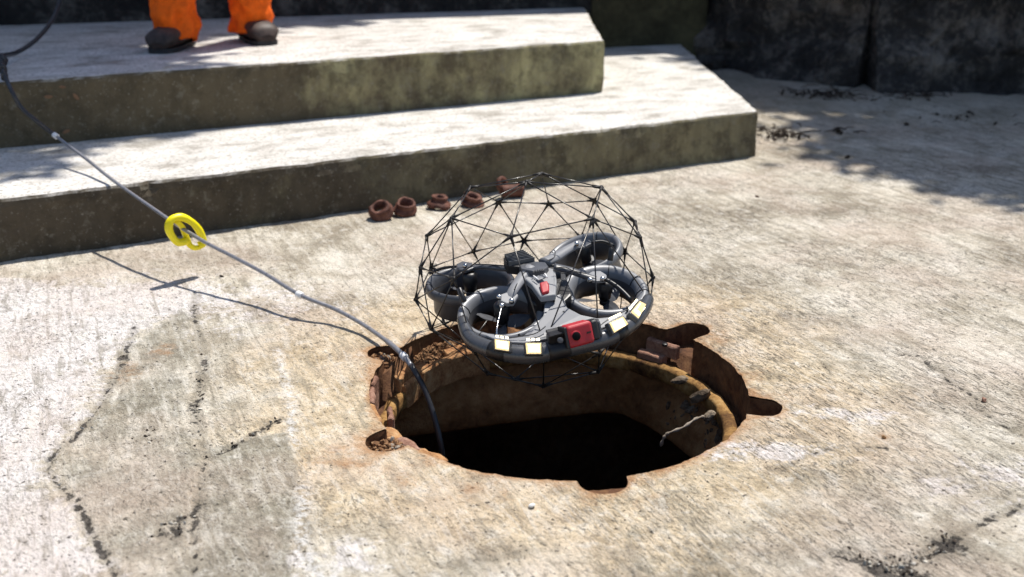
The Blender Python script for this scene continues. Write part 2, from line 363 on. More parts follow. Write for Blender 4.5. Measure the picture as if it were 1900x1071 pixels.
# ------------------------------------------------------------ ground
def poly_dist(P, poly):
    d = np.full(len(P), 9.0)
    for a, b in zip(poly[:-1], poly[1:]):
        a = np.array(a); b = np.array(b); ab = b - a; t = np.clip(((P - a) @ ab) / (ab @ ab + 1e-12), 0, 1)
        d = np.minimum(d, np.linalg.norm(P - (a + t[:, None] * ab), axis=1))
    return d
def in_poly(P, poly):
    c = np.zeros(len(P), bool); n = len(poly)
    for i in range(n):
        (x1, y1), (x2, y2) = poly[i], poly[(i + 1) % n]
        if y1 == y2: continue
        k = ((y1 > P[:, 1]) != (y2 > P[:, 1])) & (P[:, 0] < (x2 - x1) * (P[:, 1] - y1) / (y2 - y1) + x1)
        c ^= k
    return c
def gp(*px): return [tuple(at(x, y).xy) for x, y in px]
def make_ground():
    gx = []; 
    xs = np.arange(-1.30, 1.45, .0105); ys = np.arange(.98, 3.1, .0115)
    X, Y = np.meshgrid(xs, ys); A = np.stack([X.ravel(), Y.ravel()], 1)
    A += rng.uniform(-.002, .002, A.shape)
    xs2 = np.concatenate([np.arange(-60, -3.5, 6.), np.arange(-3.5, 5.5, .07), np.arange(5.6, 60, 6.)])
    ys2 = np.concatenate([np.arange(-60, -1, 5.), np.arange(-1, 7, .06), np.arange(7.2, 90, 6.)])
    X, Y = np.meshgrid(xs2, ys2); B = np.stack([X.ravel(), Y.ravel()], 1)
    B = B[~((B[:, 0] > -1.31) & (B[:, 0] < 1.46) & (B[:, 1] > .97) & (B[:, 1] < 3.11))]
    P = np.vstack([A, B])
    q = P - np.array(HC)
    ang = np.arctan2(q[:, 1], q[:, 0]) % (2 * np.pi); rr = np.linalg.norm(q, axis=1)
    ro = np.interp(ang, np.arange(721) * 2 * np.pi / 720, np.append(np.linalg.norm(OUTN - np.array(HC), axis=1), np.linalg.norm(OUTN[0] - np.array(HC))))
    dO = np.full(len(P), 9.0); near = (rr < .6)
    dO[near] = poly_dist(P[near], [tuple(p) for p in OUTN[::4]] + [tuple(OUTN[0])])
    keep = (rr > ro) & (dO > .003)
    P = P[keep]
    n = len(OUT)
    verts = [tuple(p) for p in OUTN] + [tuple(p) for p in P]
    edges = [(i, (i + 1) % n) for i in range(n)]
    res = geometry.delaunay_2d_cdt([Vector(v) for v in verts], edges, [], 0, 1e-6)
    V = np.array([tuple(v) for v in res[0]]); F = res[2]
    tri = np.array([f for f in F if len(f) == 3]); cen = V[tri].mean(1)
    q = cen - np.array(HC); rr = np.linalg.norm(q, axis=1); ins = np.zeros(len(tri), bool); nr = rr < .5
    ins[nr] = in_poly(cen[nr], [tuple(p) for p in OUTN])
    tri = tri[~ins]
    used = np.unique(tri); remap = -np.ones(len(V), int); remap[used] = np.arange(len(used)); V = V[used]; tri = remap[tri]
    P = V; q = P - np.array(HC); rr = np.linalg.norm(q, axis=1)
    dO = np.full(len(P), 9.0); near = rr < .95
    dO[near] = poly_dist(P[near], [tuple(p) for p in OUTN[::4]] + [tuple(OUTN[0])])
    wob = np.array([noise.noise(Vector((x * 5, y * 5, 2))) for x, y in P]) if True else 0
    Pw = P + np.stack([wob, np.roll(wob, 7)], 1) * .02
    g = lambda d, s: np.exp(-(d / s) ** 2)
    crack = np.zeros(len(P)); line = np.zeros(len(P))
    for w_, s_, pts in [
        (.70, .009, ((362, 545), (368, 640), (372, 730), (366, 800), (368, 850))),
        (.80, .006, ((368, 850), (376, 920), (362, 1010), (352, 1100))),
        (.95, .006, ((385, 852), (425, 832), (470, 806), (520, 778))),
        (.92, .0065, ((160, 790), (118, 838), (108, 870), (128, 920), (158, 965), (205, 1055), (225, 1090))),
        (.80, .008, ((250, 610), (225, 680), (190, 740), (150, 800))),
        (.80, .006, ((1660, 655), (1700, 665), (1750, 705), (1800, 728), (1830, 765), (1880, 800))),
        (.62, .006, ((1440, 880), (1500, 852), (1570, 828), (1640, 828))),
        (.90, .014, ((1560, 1028), (1600, 1036), (1650, 1048), (1700, 1030), (1765, 995))),
        (.95, .026, ((1640, 1052), (1700, 1060))), (.95, .020, ((1740, 1000), (1765, 1012))),
        (.72, .007, ((1790, 978), (1850, 962), (1900, 945))),
        (.70, .012, ((300, 990), (330, 1000), (335, 960))),
        (.55, .010, ((820, 1050), (900, 1040), (1000, 1020)))]:
        crack = np.maximum(crack, w_ * g(poly_dist(Pw, gp(*pts)), s_))
    for w_, s_, pts in [(.9, .010, ((515, 650), (530, 720), (542, 800), (548, 830))), (.95, .012, ((553, 905), (560, 960), (575, 1010), (610, 1060))),
                        (.7, .02, ((620, 1060), (660, 1071)))]:
        line = np.maximum(line, w_ * g(poly_dist(Pw, gp(*pts)), s_))
    Lp = gp((-900, 480), (430, 530), (380, 590), (300, 600), (235, 650), (180, 745), (112, 845), (125, 920), (180, 1010), (240, 1100), (-900, 1100))
    inL = in_poly(Pw, Lp); dL = poly_dist(Pw, Lp)
    white = np.clip(np.where(inL, .45 + dL / .14, .45 - dL / .07), 0, 1)
    # pale bleached tongue above the hole and right of it
    for (cx, cy, sx, sy, a) in [(300, 560, .5, .25, .6), (1400, 840, .18, .05, .7), (620, 1040, .12, .06, .6), (1900, 900, .3, .12, .5), (1560, 770, .16, .05, .5)]:
        c = at(cx, cy); white = np.maximum(white, a * np.exp(-((P[:, 0] - c.x) / sx) ** 2 - ((P[:, 1] - c.y) / sy) ** 2))
    grey = np.zeros(len(P))
    for pts, s_, a in [(gp((375, 840), (540, 800), (560, 1100), (370, 1100)), .03, 1.0), (gp((240, 640), (360, 560), (362, 1100), (240, 1100), (150, 950), (120, 850), (180, 740)), .03, .62),
                       (gp((380, 560), (520, 640), (520, 800), (380, 830)), .03, .35), (gp((1300, 850), (1900, 820), (1900, 1100), (900, 1100), (1180, 930)), .08, .42), (gp((1420, 560), (1640, 600), (1900, 760), (1900, 860), (1500, 660)), .06, .45)]:
        i_ = in_poly(Pw, pts); d_ = poly_dist(Pw, pts + [pts[0]])
        grey = np.maximum(grey, a * np.clip(np.where(i_, .5 + d_ / s_, .5 - d_ / s_), 0, 1))
    tan = np.clip(1.15 - dO / .34, 0, 1); rust = np.exp(-dO / (.014 + .022 * np.clip(wob * 1.5 + .5, 0, 1))) * .60
    for (cx, cy, s, a) in [(690, 830, .045, .75), (640, 850, .07, .45), (690, 650, .03, .7), (760, 870, .09, .33), (900, 895, .10, .30), (1180, 920, .05, .3), (1330, 630, .06, .40), (1400, 700, .07, .38), (1460, 750, .03, .4), (1390, 790, .03, .35), (300, 650, .05, .4), (240, 690, .06, .36), (1640, 810, .03, .4)]:
        c = at(cx, cy); rust = np.maximum(rust, a * np.exp(-((P[:, 0] - c.x) ** 2 + (P[:, 1] - c.y) ** 2) / s ** 2))
    sand = np.clip((P[:, 1] - 3.9) / .8, 0, 1) * np.clip((P[:, 0] - .8) / .3, 0, 1)
    fbm = np.array([noise.fractal(Vector((x * 2.2, y * 2.2, 0)), .8, 2.1, 5) for x, y in P])
    fb2 = np.array([noise.fractal(Vector((x * 26, y * 26, 4)), .9, 2.1, 4) for x, y in P])
    z = fbm * .0035 * np.clip(dO / .1, 0, 1) + fb2 * .0014 * np.clip(dO / .01, 0.2, 1) - np.clip(crack - .4, 0, 1) * .008
    z += white * .0035 - np.exp(-dO / .006) * .0025
    z += .06 * np.clip((P[:, 1] - 4.0) / 1.5, 0, 1) * np.clip((P[:, 0] - .5) / .6, 0, 1) * np.clip(1.6 - (P[:, 0] - 1.0) / 1.2, 0, 1)
    me = bpy.data.meshes.new('ground')
    me.from_pydata(np.column_stack([P, z]).tolist(), [], tri.tolist())
    for nm, a in (('crack', crack), ('line', line), ('white', white), ('grey', grey), ('tan', tan), ('rust', rust), ('sand', sand)):
        t = me.attributes.new(nm, 'FLOAT', 'POINT'); t.data.foreach_set('value', a.astype(np.float32))
    o = link('ground', me, G); tag(o, kind='structure'); return o
make_ground()

# ------------------------------------------------------------ steps
def slab(name, poly, z0, z1, mat, label):
    """cast concrete step: outline counter-clockwise seen from above, worn chipped edge"""
    P = []; n = len(poly)
    for i in range(n):
        a, b = Vector(poly[i]), Vector(poly[(i + 1) % n]); k = max(2, int((b - a).length / .025))
        P += [a.lerp(b, j / k) for j in range(k)]
    m = len(P); nor = []
    for i in range(m):
        t = (P[(i + 1) % m] - P[i - 1]).normalized(); nor.append(Vector((t.y, -t.x)))
    prof = [(0.004, z0 - .05), (0, z0), (0, z0 + (z1 - z0) * .25), (0, z0 + (z1 - z0) * .5), (0, z0 + (z1 - z0) * .75), (0, z1 - .022), (-.002, z1 - .009), (-.007, z1 - .002), (-.017, z1)]
    bm = bmesh.new(); rings = []
    for i in range(m):
        row = []
        for j, (off, z) in enumerate(prof):
            p3 = Vector((P[i].x * 4, P[i].y * 4, z * 6)); nn = noise.fractal(p3, .9, 2, 4) * .010
            e = 0
            if j >= 5:
                c = noise.noise(Vector((P[i].x * 14, P[i].y * 14, 1))); c2 = noise.noise(Vector((P[i].x * 45, P[i].y * 45, 9)))
                e = -.014 * max(0, c - .20) - .0045 * c2 - .008 * max(0, c2 - .35)
            q = P[i] + nor[i] * (off + nn + e)
            row.append(bm.verts.new((q.x, q.y, z + (-.004 * max(0, noise.noise(Vector((P[i].x * 20, P[i].y * 20, 3)))) if j in (6, 7) else 0))))
        rings.append(row)
    for i in range(m):
        A, B = rings[i], rings[(i + 1) % m]
        for j in range(len(prof) - 1): bm.faces.new((A[j], B[j], B[j + 1], A[j + 1]))
    bm.faces.new([r[-1] for r in rings])
    o = from_bm(name, bm, mat, smooth=False)
    return tag(o, label, 'step')
Z1, Z2 = .163, .361
a1, b1 = at(-20, 488).xy, at(1401, 290).xy
d1 = (b1 - a1).normalized()
p1 = a1 - d1 * 2.2
slab('lower_step', [p1, b1, Vector((b1.x + .0, 5.60)), Vector((p1.x - 1.2, 4.6))], 0, Z1, M['step1'], 'long low concrete step rising straight from the yard, pale worn tread')
a2, b2 = at(0, 276, Z1).xy, at(1119, 171, Z1).xy
d2 = (b2 - a2).normalized(); p2 = a2 - d2 * 2.0
slab('upper_step', [p2, b2, Vector((.365, 5.58)), Vector((p2.x - 1.2, 4.6))], Z1, Z2, M['step2'], 'upper concrete step with olive mossy riser, the one the worker stands on')

# ------------------------------------------------------------ walls behind
def rough_wall(name, pts, z0, z1, thick, mat, label, amp=.03, res=.06, sc=2.5, lean=0):
    """masonry mass following a base line, uneven face"""
    P = []
    for a, b in zip(pts[:-1], pts[1:]):
        a, b = Vector(a), Vector(b); k = max(1, int((b - a).length / res)); P += [a.lerp(b, j / k) for j in range(k)]
    P.append(Vector(pts[-1])); m = len(P); nz = max(3, int((z1 - z0) / res)); bm = bmesh.new(); rows = []
    for i in range(m):
        t = (P[min(i + 1, m - 1)] - P[max(i - 1, 0)]).normalized(); nn = Vector((t.y, -t.x))      # towards the yard
        row = []
        for j in range(nz + 1):
            z = z0 + (z1 - z0) * j / nz; q = Vector((P[i].x, P[i].y, z))
            f = noise.fractal(q * sc, .8, 2.2, 5) * amp + noise.cell(Vector((q.x * 3.1, q.z * 4.5, 1))) * amp * .5
            base = amp * 1.2 * math.exp(-(z - z0) / .1)
            f += base - lean * (z - z0)
            row.append(bm.verts.new((q.x + nn.x * f, q.y + nn.y * f, z)))
        row.append(bm.verts.new((P[i].x - nn.x * thick, P[i].y - nn.y * thick, z1)))
        row.append(bm.verts.new((P[i].x - nn.x * thick, P[i].y - nn.y * thick, z0)))
        rows.append(row)
    for i in range(m - 1):
        for j in range(len(rows[0])):
            k = (j + 1) % len(rows[0]); bm.faces.new((rows[i][j], rows[i + 1][j], rows[i + 1][k], rows[i][k]))
    bm.faces.new(rows[0]); bm.faces.new(rows[-1][::-1])
    o = from_bm(name, bm, mat, smooth=False)
    return tag(o, label, 'wall')
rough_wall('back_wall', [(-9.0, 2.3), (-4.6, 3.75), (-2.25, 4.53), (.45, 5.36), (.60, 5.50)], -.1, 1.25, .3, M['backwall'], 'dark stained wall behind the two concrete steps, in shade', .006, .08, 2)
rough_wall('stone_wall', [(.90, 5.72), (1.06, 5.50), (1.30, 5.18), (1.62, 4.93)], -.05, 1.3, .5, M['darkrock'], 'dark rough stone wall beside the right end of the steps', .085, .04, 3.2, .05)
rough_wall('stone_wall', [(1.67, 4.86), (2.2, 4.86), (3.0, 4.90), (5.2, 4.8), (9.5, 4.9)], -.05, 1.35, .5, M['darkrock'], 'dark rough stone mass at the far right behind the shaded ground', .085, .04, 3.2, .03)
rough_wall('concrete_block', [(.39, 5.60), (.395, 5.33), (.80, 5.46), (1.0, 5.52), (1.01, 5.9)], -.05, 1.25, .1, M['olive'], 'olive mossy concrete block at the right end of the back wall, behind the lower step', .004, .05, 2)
# boulders at the wall foot
def rock(px, py, z, r, label, sq=(1, .8, .6)):
    bm = bmesh.new(); c = at(px, py, z) + Vector((0, r * .5, r * .35))
    res = bmesh.ops.create_icosphere(bm, subdivisions=3, radius=1)
    for v in res['verts']:
        q = v.co.copy(); k = 1 + noise.fractal(q * 1.3 + c * 3, .8, 2, 4) * .5
        v.co = c + Vector((q.x * sq[0], q.y * sq[1], q.z * sq[2])) * r * k
    return tag(from_bm('rock', bm, M['darkrock'], smooth=False), label, 'rock')
rock(1330, 130, .05, .07, 'small dark rock where the step meets the stone wall')
rock(1560, 160, .03, .13, 'dark rock heaped against the wall foot left of the hollow')
rock(1690, 166, .02, .12, 'low dark rock at the wall foot right of the hollow', (1.4, .8, .5))
rock(1790, 172, .01, .10, 'flat dark rock furthest right along the wall foot', (1.5, .8, .5))

# ------------------------------------------------------------ manhole frame and shaft
ZL = -.088
frame = thing('manhole_frame', (HC.x, HC.y, 0), 'rusted iron manhole frame with slotted rim set in the concrete, lid removed', 'manhole frame')
def on(a, r, z): return Vector((HC.x + math.cos(R(a)) * r, HC.y + math.sin(R(a)) * r, z))
def frame_wall():
    bm = bmesh.new(); n = len(OUT); prev = None; rows = []
    for i, p in enumerate(OUT):
        q = (p - HC); u = q.normalized(); row = []
        for j in range(8):
            z = -.0045 + (ZL + .002) * j / 7 ; d = .0015 + noise.noise(Vector((p.x * 30, p.y * 30, z * 40))) * .0016 * (j > 0) + noise.noise(Vector((p.x * 8, p.y * 8, z * 12))) * .002 * (j > 0) - .0005 * j
            row.append(bm.verts.new((p.x + u.x * d, p.y + u.y * d, z)))
        rows.append(row)
    for i in range(n):
        for j in range(7): bm.faces.new((rows[i][j], rows[i][j + 1], rows[(i + 1) % n][j + 1], rows[(i + 1) % n][j]))
    return from_bm('outer_wall', bm, M['oxide'], frame)
frame_wall()
def ledge():
    n = len(OUT); big = [HC + (p - HC) * 1.012 for p in OUT]; inner = [HC + Vector((math.cos(2 * math.pi * i / 240), math.sin(2 * math.pi * i / 240))) * (RI + .02) for i in range(240)]
    pts = big + inner
    for r in np.arange(RI + .028, .445, .009):
        for k in range(int(2 * math.pi * r / .01)):
            a = 2 * math.pi * k / int(2 * math.pi * r / .01); q = HC + Vector((math.cos(a), math.sin(a))) * r; i = int(a / (2 * math.pi) * 720) % 720
            if r < (OUT[i] - HC).length: pts.append(q)
    e = [(i, (i + 1) % n) for i in range(n)] + [(n + i, n + (i + 1) % 240) for i in range(240)]
    res = geometry.delaunay_2d_cdt(pts, e, [], 0, 1e-6)
    V = res[0]; F = []
    op = [tuple(p) for p in big]
    cen = np.array([[sum(V[k].x for k in f) / len(f), sum(V[k].y for k in f) / len(f)] for f in res[2]])
    ok = in_poly(cen, op) & (np.linalg.norm(cen - np.array(HC), axis=1) > RI + .0195)
    F = [tuple(f) for f, g_ in zip(res[2], ok) if g_]
    vv = []
    for v in V:
        q = v - HC; a = math.degrees(math.atan2(q.y, q.x)) % 360; z = ZL + noise.fractal(Vector((v.x * 40, v.y * 40, 1)), .8, 2, 3) * .003
        # dirt packed on the seat round the back left and in the left slots
        k = max(0, 1 - abs(a - 136) / 34) ** .6; z += (.068 * k) * max(0, min(1, (q.length - RI - .01) / .035))
        for (s, rt, hw) in SLOTS[4:]:
            if abs(a - s) < 9 and q.length > RO - .015: z += .062 + .008 * noise.noise(Vector((v.x * 60, v.y * 60, 0)))
        if abs(a - 279) < 9 and q.length > RO + .020: z = -.009 + .002 * noise.noise(Vector((v.x * 60, v.y * 60, 0)))
        for s in (344.5, 41, 100):
            if abs(a - s) < 8 and q.length > RO + .012: z += .035
        if q.length > RO - .01 and not (abs(a - 279) < 9): z = min(z, -.024 + .004 * noise.noise(Vector((v.x * 60, v.y * 60, 5))))
        vv.append((v.x, v.y, z))
    return from_py('seat', vv, F, M['oxide'], frame)
ledge()
lathe('lip', [(RI + .029, ZL - .004), (RI + .027, ZL + .012), (RI + .0245, ZL + .0165), (RI + .015, ZL + .0185), (RI + .0035, ZL + .0165), (RI, ZL + .012), (RI - .001, ZL - .002), (RI + .001, ZL - .014), (RI + .006, ZL - .020), (RI + .03, ZL - .024)], (HC.x, HC.y, 0), (0, 0, 1), M['ochre'], frame, seg=300, jit=.0034)
# hinge lug with a bolt hole at the back right
def arc_block(name, a0, a1, r0, r1, z0, z1, mat, jit=.002, n=10, par=frame, **tg):
    bm = bmesh.new(); rows = []
    for i in range(n + 1):
        a = a0 + (a1 - a0) * i / n
        rows.append([bm.verts.new(on(a, r, z) + noise.noise_vector(on(a, r, z) * 45) * jit) for r, z in ((r0, z0), (r1, z0), (r1, z1), ((r0 + r1) / 2, z1 + jit * .5), (r0, z1 - .002))])
    for i in range(n):
        for j in range(5): bm.faces.new((rows[i][j], rows[i + 1][j], rows[i + 1][(j + 1) % 5], rows[i][(j + 1) % 5]))
    bm.faces.new(rows[0]); bm.faces.new(rows[-1][::-1])
    bmesh.ops.recalc_face_normals(bm, faces=bm.faces)
    bmesh.ops.bevel(bm, geom=[e for e in bm.edges if e.calc_face_angle(0) > .8], offset=.002, segments=1, affect='EDGES')
    return from_bm(name, bm, mat, par, smooth=False)
arc_block('hinge_lug', 41, 54, RI + .030, RO + .003, -.060, -.030, M['pink'])
arc_block('hinge_lug', 45, 56, RI + .012, RI + .034, -.085, -.056, M['pink'])
hc = on(46, RO - .012, -.030); cyl('bolt_hole', hc + Vector((0, 0, .0015)), hc - Vector((0, 0, .004)), .0065, M['black'], frame)
# broken rust flakes standing along the left side of the rim
for a0, a1, r0, r1, z0, z1, mt in ((172, 178, RO - .006, RO + .006, -.075, -.010, 'pink'), (179, 189, RO - .010, RO + .004, -.080, -.014, 'pink'), (192, 203, RO - .010, RO + .008, -.070, -.010, 'orange'),
                                   (203, 213, RO - .030, RO - .004, -.080, -.026, 'orange'), (213, 226, RO - .032, RO - .012, -.082, -.020, 'pink'), (226, 235, RO - .020, RO + .004, -.06, -.006, 'orange'),
                                   (183, 192, RI - .002, RI + .010, -.11, -.046, 'pink'), (196, 204, RI - .004, RI + .008, -.11, -.056, 'pink'), (152, 163, RI + .010, RO - .004, -.085, -.040, 'orange'), (144, 153, RI + .004, RI + .030, -.085, -.048, 'orange'), (120, 134, RI + .008, RI + .036, -.075, -.046, 'orange'), (106, 117, RI + .010, RI + .034, -.08, -.052, 'pink')):
    arc_block('rust_flake', a0, a1, r0, r1, z0, z1, M[mt], .005, 5)
arc_block('inner_ring', 116, 150, RI - .004, RI + .014, -.112, -.052, M['orange'], .003, 22)
arc_block('inner_ring', 151, 162, RI - .002, RI + .012, -.108, -.058, M['orange'], .003, 8)
def crumbs(name, sampler, n, r0, r1, mat, parent=None, label=None, cat=None, sub=1, kind='stuff', sq=(1, 1, .7)):
    bm = bmesh.new()
    for _ in range(n):
        p = sampler()
        if p is not None: blob(bm, p, random.uniform(r0, r1) * random.choice((1, 1, .6)), sub, sq, .3)
    o = from_bm(name, bm, mat, parent, smooth=False); tag(o, label, cat, kind=kind); return o
def samp_back():
    a = random.triangular(104, 166, 140); r = random.uniform(RI + .022, RO - .004); k = max(0, 1 - abs(a - 136) / 34) ** .6
    return on(a, r, ZL + .003 + .068 * k * min(1, (r - RI - .01) / .035) + random.uniform(-.003, .004))
crumbs('rubble', samp_back, 1700, .002, .0060, M['crumb'], frame)
def samp_slot():
    s, rt, hw = random.choice(SLOTS[4:]); d = random.uniform(RO - .01, rt - .004); w_ = random.uniform(-hw * .75, hw * .75)
    a = R(s); return Vector((HC.x + math.cos(a) * d - math.sin(a) * w_, HC.y + math.sin(a) * d + math.cos(a) * w_, ZL + .065 + random.uniform(-.004, .006)))
crumbs('rubble', samp_slot, 420, .002, .0065, M['crumb'], frame)
crumbs('rubble', samp_slot, 60, .003, .007, M['root'], frame)
crumbs('rubble', lambda: (lambda a, r: on(a, r, ZL + .02 + random.uniform(0, .004)))(random.uniform(195, 245), RI + random.uniform(0, .03)), 160, .002, .005, M['orange'], frame)
crumbs('rubble', lambda: (lambda a, r: on(a, r, ZL + .018 + random.uniform(0, .003)))(random.uniform(95, 128), RI + random.uniform(.0, .024)), 420, .0015, .0042, M['ochre'], frame)

LOW = [(-.285, 1.95), (-.262, 2.035), (-.12, 2.075), (.06, 2.125), (.19, 2.158), (.245, 2.155), (.29, 2.11), (.345, 2.02), (.392, 1.92), (.41, 1.80), (.37, 1.62), (.26, 1.52), (.08, 1.48), (-.10, 1.51), (-.23, 1.60), (-.285, 1.75)]
def shaft():
    n = 180; bm = bmesh.new(); lows = []
    L = [Vector(p) for p in LOW]; k = len(L)
    for i in range(n):
        a = 2 * math.pi * i / n; d = Vector((math.cos(a), math.sin(a))); best = None
        for j in range(k):
            p, q = L[j] - HC, L[(j + 1) % k] - HC; e = q - p; den = d.x * e.y - d.y * e.x
            if abs(den) < 1e-9: continue
            t = (p.x * e.y - p.y * e.x) / den; s = (p.x * d.y - p.y * d.x) / den
            if t > 0 and -1e-6 <= s <= 1 + 1e-6: best = t if best is None else max(best, t)
        lows.append(best or .33)
    rows = []
    zs = [-.116, -.125, -.14, -.16, -.18, -.20, -.22, -.236, -.243, -.246]
    for i in range(n):
        a = 2 * math.pi * i / n; row = []
        for j, z in enumerate(zs):
            f = min(1, (-.116 - z) / .07); f = f * f * (3 - 2 * f)
            r = (RI + .030) * (1 - f) + lows[i] * f + (0, 0, 0, 0, 0, 0, 0, .001, .006, .03)[j]
            p = Vector((HC.x + math.cos(a) * r, HC.y + math.sin(a) * r, z))
            amp = .004 + .012 * max(0, math.cos(a - R(15))) * (j < 7)
            r2 = noise.fractal(p * 14, .9, 2, 4) * amp
            row.append(bm.verts.new(p + Vector((math.cos(a), math.sin(a), 0)) * r2))
        rows.append(row)
    for i in range(n):
        for j in range(len(zs) - 1): bm.faces.new((rows[i][j], rows[i][j + 1], rows[(i + 1) % n][j + 1], rows[(i + 1) % n][j]))
    o = from_bm('manhole_shaft', bm, M['neck']); return tag(o, kind='structure')
shaft()
def chamber():
    bm = bmesh.new(); x0, x1, y0, y1, zt, zb = -.75, .95, .95, 2.75, -.243, -2.0
    def quad(a, b, c, d, k=10):
        a, b, c, d = map(Vector, (a, b, c, d)); g = [[bm.verts.new(a.lerp(b, i / k).lerp(d.lerp(c, i / k), j / k) + noise.noise_vector(a.lerp(b, i / k).lerp(d.lerp(c, i / k), j / k) * 6) * .015) for i in range(k + 1)] for j in range(k + 1)]
        for j in range(k):
            for i in range(k): bm.faces.new((g[j][i], g[j][i + 1], g[j + 1][i + 1], g[j + 1][i]))
    quad((x0, y0, zb), (x1, y0, zb), (x1, y0, zt), (x0, y0, zt)); quad((x0, y1, zb), (x1, y1, zb), (x1, y1, zt), (x0, y1, zt))
    quad((x0, y0, zb), (x0, y1, zb), (x0, y1, zt), (x0, y0, zt)); quad((x1, y0, zb), (x1, y1, zb), (x1, y1, zt), (x1, y0, zt))
    quad((x0, y0, zb), (x1, y0, zb), (x1, y1, zb), (x0, y1, zb))
    n = 64; a_ = [bm.verts.new((HC.x + math.cos(6.28318 * i / n) * .45, HC.y + math.sin(6.28318 * i / n) * .45, zt + .03)) for i in range(n)]
    b_ = [bm.verts.new((HC.x + math.cos(6.28318 * i / n) * 1.6, HC.y + math.sin(6.28318 * i / n) * 1.6, zt + .03)) for i in range(n)]
    for i in range(n): bm.faces.new((a_[i], a_[(i + 1) % n], b_[(i + 1) % n], b_[i]))
    c_ = [bm.verts.new((HC.x + math.cos(6.28318 * i / n) * .36, HC.y + math.sin(6.28318 * i / n) * .36, -.10)) for i in range(n)]
    for i in range(n): bm.faces.new((c_[i], c_[(i + 1) % n], a_[(i + 1) % n], a_[i]))
    return tag(from_bm('underground_chamber', bm, M['chamber']), kind='structure')
chamber()
# stones lodged in the right side of the shaft and a pale root hanging there
def samp_crust():
    a = random.triangular(-22, 42, 8); z = random.uniform(-.19, -.125) - .02 * abs(a - 8) / 30; f = min(1, (-.116 - z) / .07)
    return on(a, (RI + .030) * (1 - f) + (.325 + .012 * f) * f + random.uniform(-.006, .012), z)
crumbs('shaft_crust', samp_crust, 420, .004, .013, M['crust'], None, 'crumbly mortar and stones on the right side of the shaft below the lip', 'mortar')
for i, (px, py, zc, r) in enumerate(((1262, 705, 2.20, .017), (1300, 735, 2.12, .015), (1316, 772, 2.06, .013))):
    bm = bmesh.new(); blob(bm, dp(px, py, zc), r, 2, (1.5, .9, .6), .16)
    tag(from_bm('stone', bm, M['crust'], smooth=False), ('stone lodged high in the right shaft wall', 'middle stone in the right shaft wall, above the pale root', 'lowest stone in the right shaft wall beside the pale root')[i], 'stone')
rt = smooth_path([dp(1306, 773, 2.04), dp(1290, 778, 2.03), dp(1268, 793, 2.02), dp(1240, 804, 2.02), dp(1232, 812, 2.02), dp(1226, 828, 2.03)], 5)
tag(tube('root', rt, [.0028 + .0012 * math.sin(i * 1.7) for i in range(len(rt))], M['root'], seg=6), 'thin pale bent root hanging in the right of the open manhole', 'root')

# ------------------------------------------------------------ tether cable
cab = thing('tether_cable', at(700, 640, 0), 'grey tether cable running from the upper left down into the manhole', 'cable')
hand_pt = Vector((-1.33, 3.68, 1.22))
cp = [dp(828, 905, 2.06), dp(822, 862, 2.05), dp(818, 825, 2.04), dp(806, 775, 2.045), dp(790, 728, 2.055), dp(772, 693, 2.06), at(755, 668, .008), at(738, 650, .014), at(715, 631, .017), at(670, 600, .022), at(620, 573, .034), at(556, 547, .052),
      at(490, 507, .075), at(430, 475, .095), at(385, 452, .110), at(345, 428, .125), at(310, 405, .140), at(210, 335, .178), at(160, 295, .202), at(103, 252, .240), at(68, 225, .285), at(38, 198, .325), at(20, 165, .372), at(9, 140, .388), at(4, 118, .402)]
sp = smooth_path(cp, 6); ncut = 19 * 6
tube('shaded_sheath', sp[:34], .0058, M['cableshaded'], cab, 12)  # stretch inside the hole, its shade painted by the darker copy
tube('sheath', sp[33:ncut + 1], [.0046 if i > 14 else .0056 for i in range(ncut - 32)], M['cable'], cab, 12)
tube('shaded_sheath', sp[ncut:], .0062, M['cableshaded'], cab, 12)  # upper left stretch, shade again painted into the sheath colour
up = smooth_path([at(4, 118, .402), dp(6, 104, 3.30), dp(30, 98, 3.5), dp(62, 78, 3.58), dp(90, 48, 3.65), dp(106, 18, 3.70), dp(113, -15, 3.72), dp(116, -90, 3.74), hand_pt + Vector((-.10, .02, -.25)), hand_pt, hand_pt + Vector((.08, .0, .10))], 6)
tube('shaded_sheath', up, .0075, M['cableshaded'], cab, 12)
for q, r in ((at(4, 128, .395), .018), (at(3, 112, .404), .015), (at(8, 140, .388), .012)):
    kb = bmesh.new(); blob(kb, q, r, 2, (1, 1, 1.3), .12); from_bm('cable_knot', kb, M['cableshaded'], cab)
for i in (sp[19 * 6], sp[11 * 6], sp[6 * 6 + 2]):
    j = sp.index(i); t = (sp[j + 1] - sp[j - 1]).normalized(); cyl('marker_clip', i - t * .008, i + t * .008, .0078, M['clip'], cab, 14)
# yellow loop clipped on the cable
RC = at(345, 430, .12); RNORM = Vector((.82, -.57, 0))
def rel(px, py, off):
    """sight line against the loop's own upright plane, off = metres in front of it"""
    u, v = (px - 950) / FPX, (py - 535.5) / FPX; d = Vector((u, CP - v * SP, -SP - v * CP))
    t = (RC + RNORM * off - D0_).dot(RNORM) / d.dot(RNORM); return D0_ + d * t
D0_ = Vector((0, 0, CAM_H))
yl = [(346, 447, -.006), (331, 450, -.007), (320, 440, -.007), (313, 424, -.007), (317, 409, -.004), (330, 403, .0), (343, 405, .004), (358, 414, .007), (369, 427, .007), (376, 442, .007), (377, 451, .005), (369, 456, .0)]
yl2 = [(326, 410, -.004), (337, 420, -.008), (343, 434, -.010), (348, 446, -.010), (352, 455, -.008), (361, 460, -.003), (371, 459, .0)]
ring = thing('yellow_loop', RC, 'bright yellow plastic loop clipped on the grey tether cable', 'loop')
tube('hoop', smooth_path([rel(*p) for p in yl], 5), [.0100 + .0006 * math.sin(i * .5) for i in range(56)], M['yellow'], ring, 14, flat=.9)
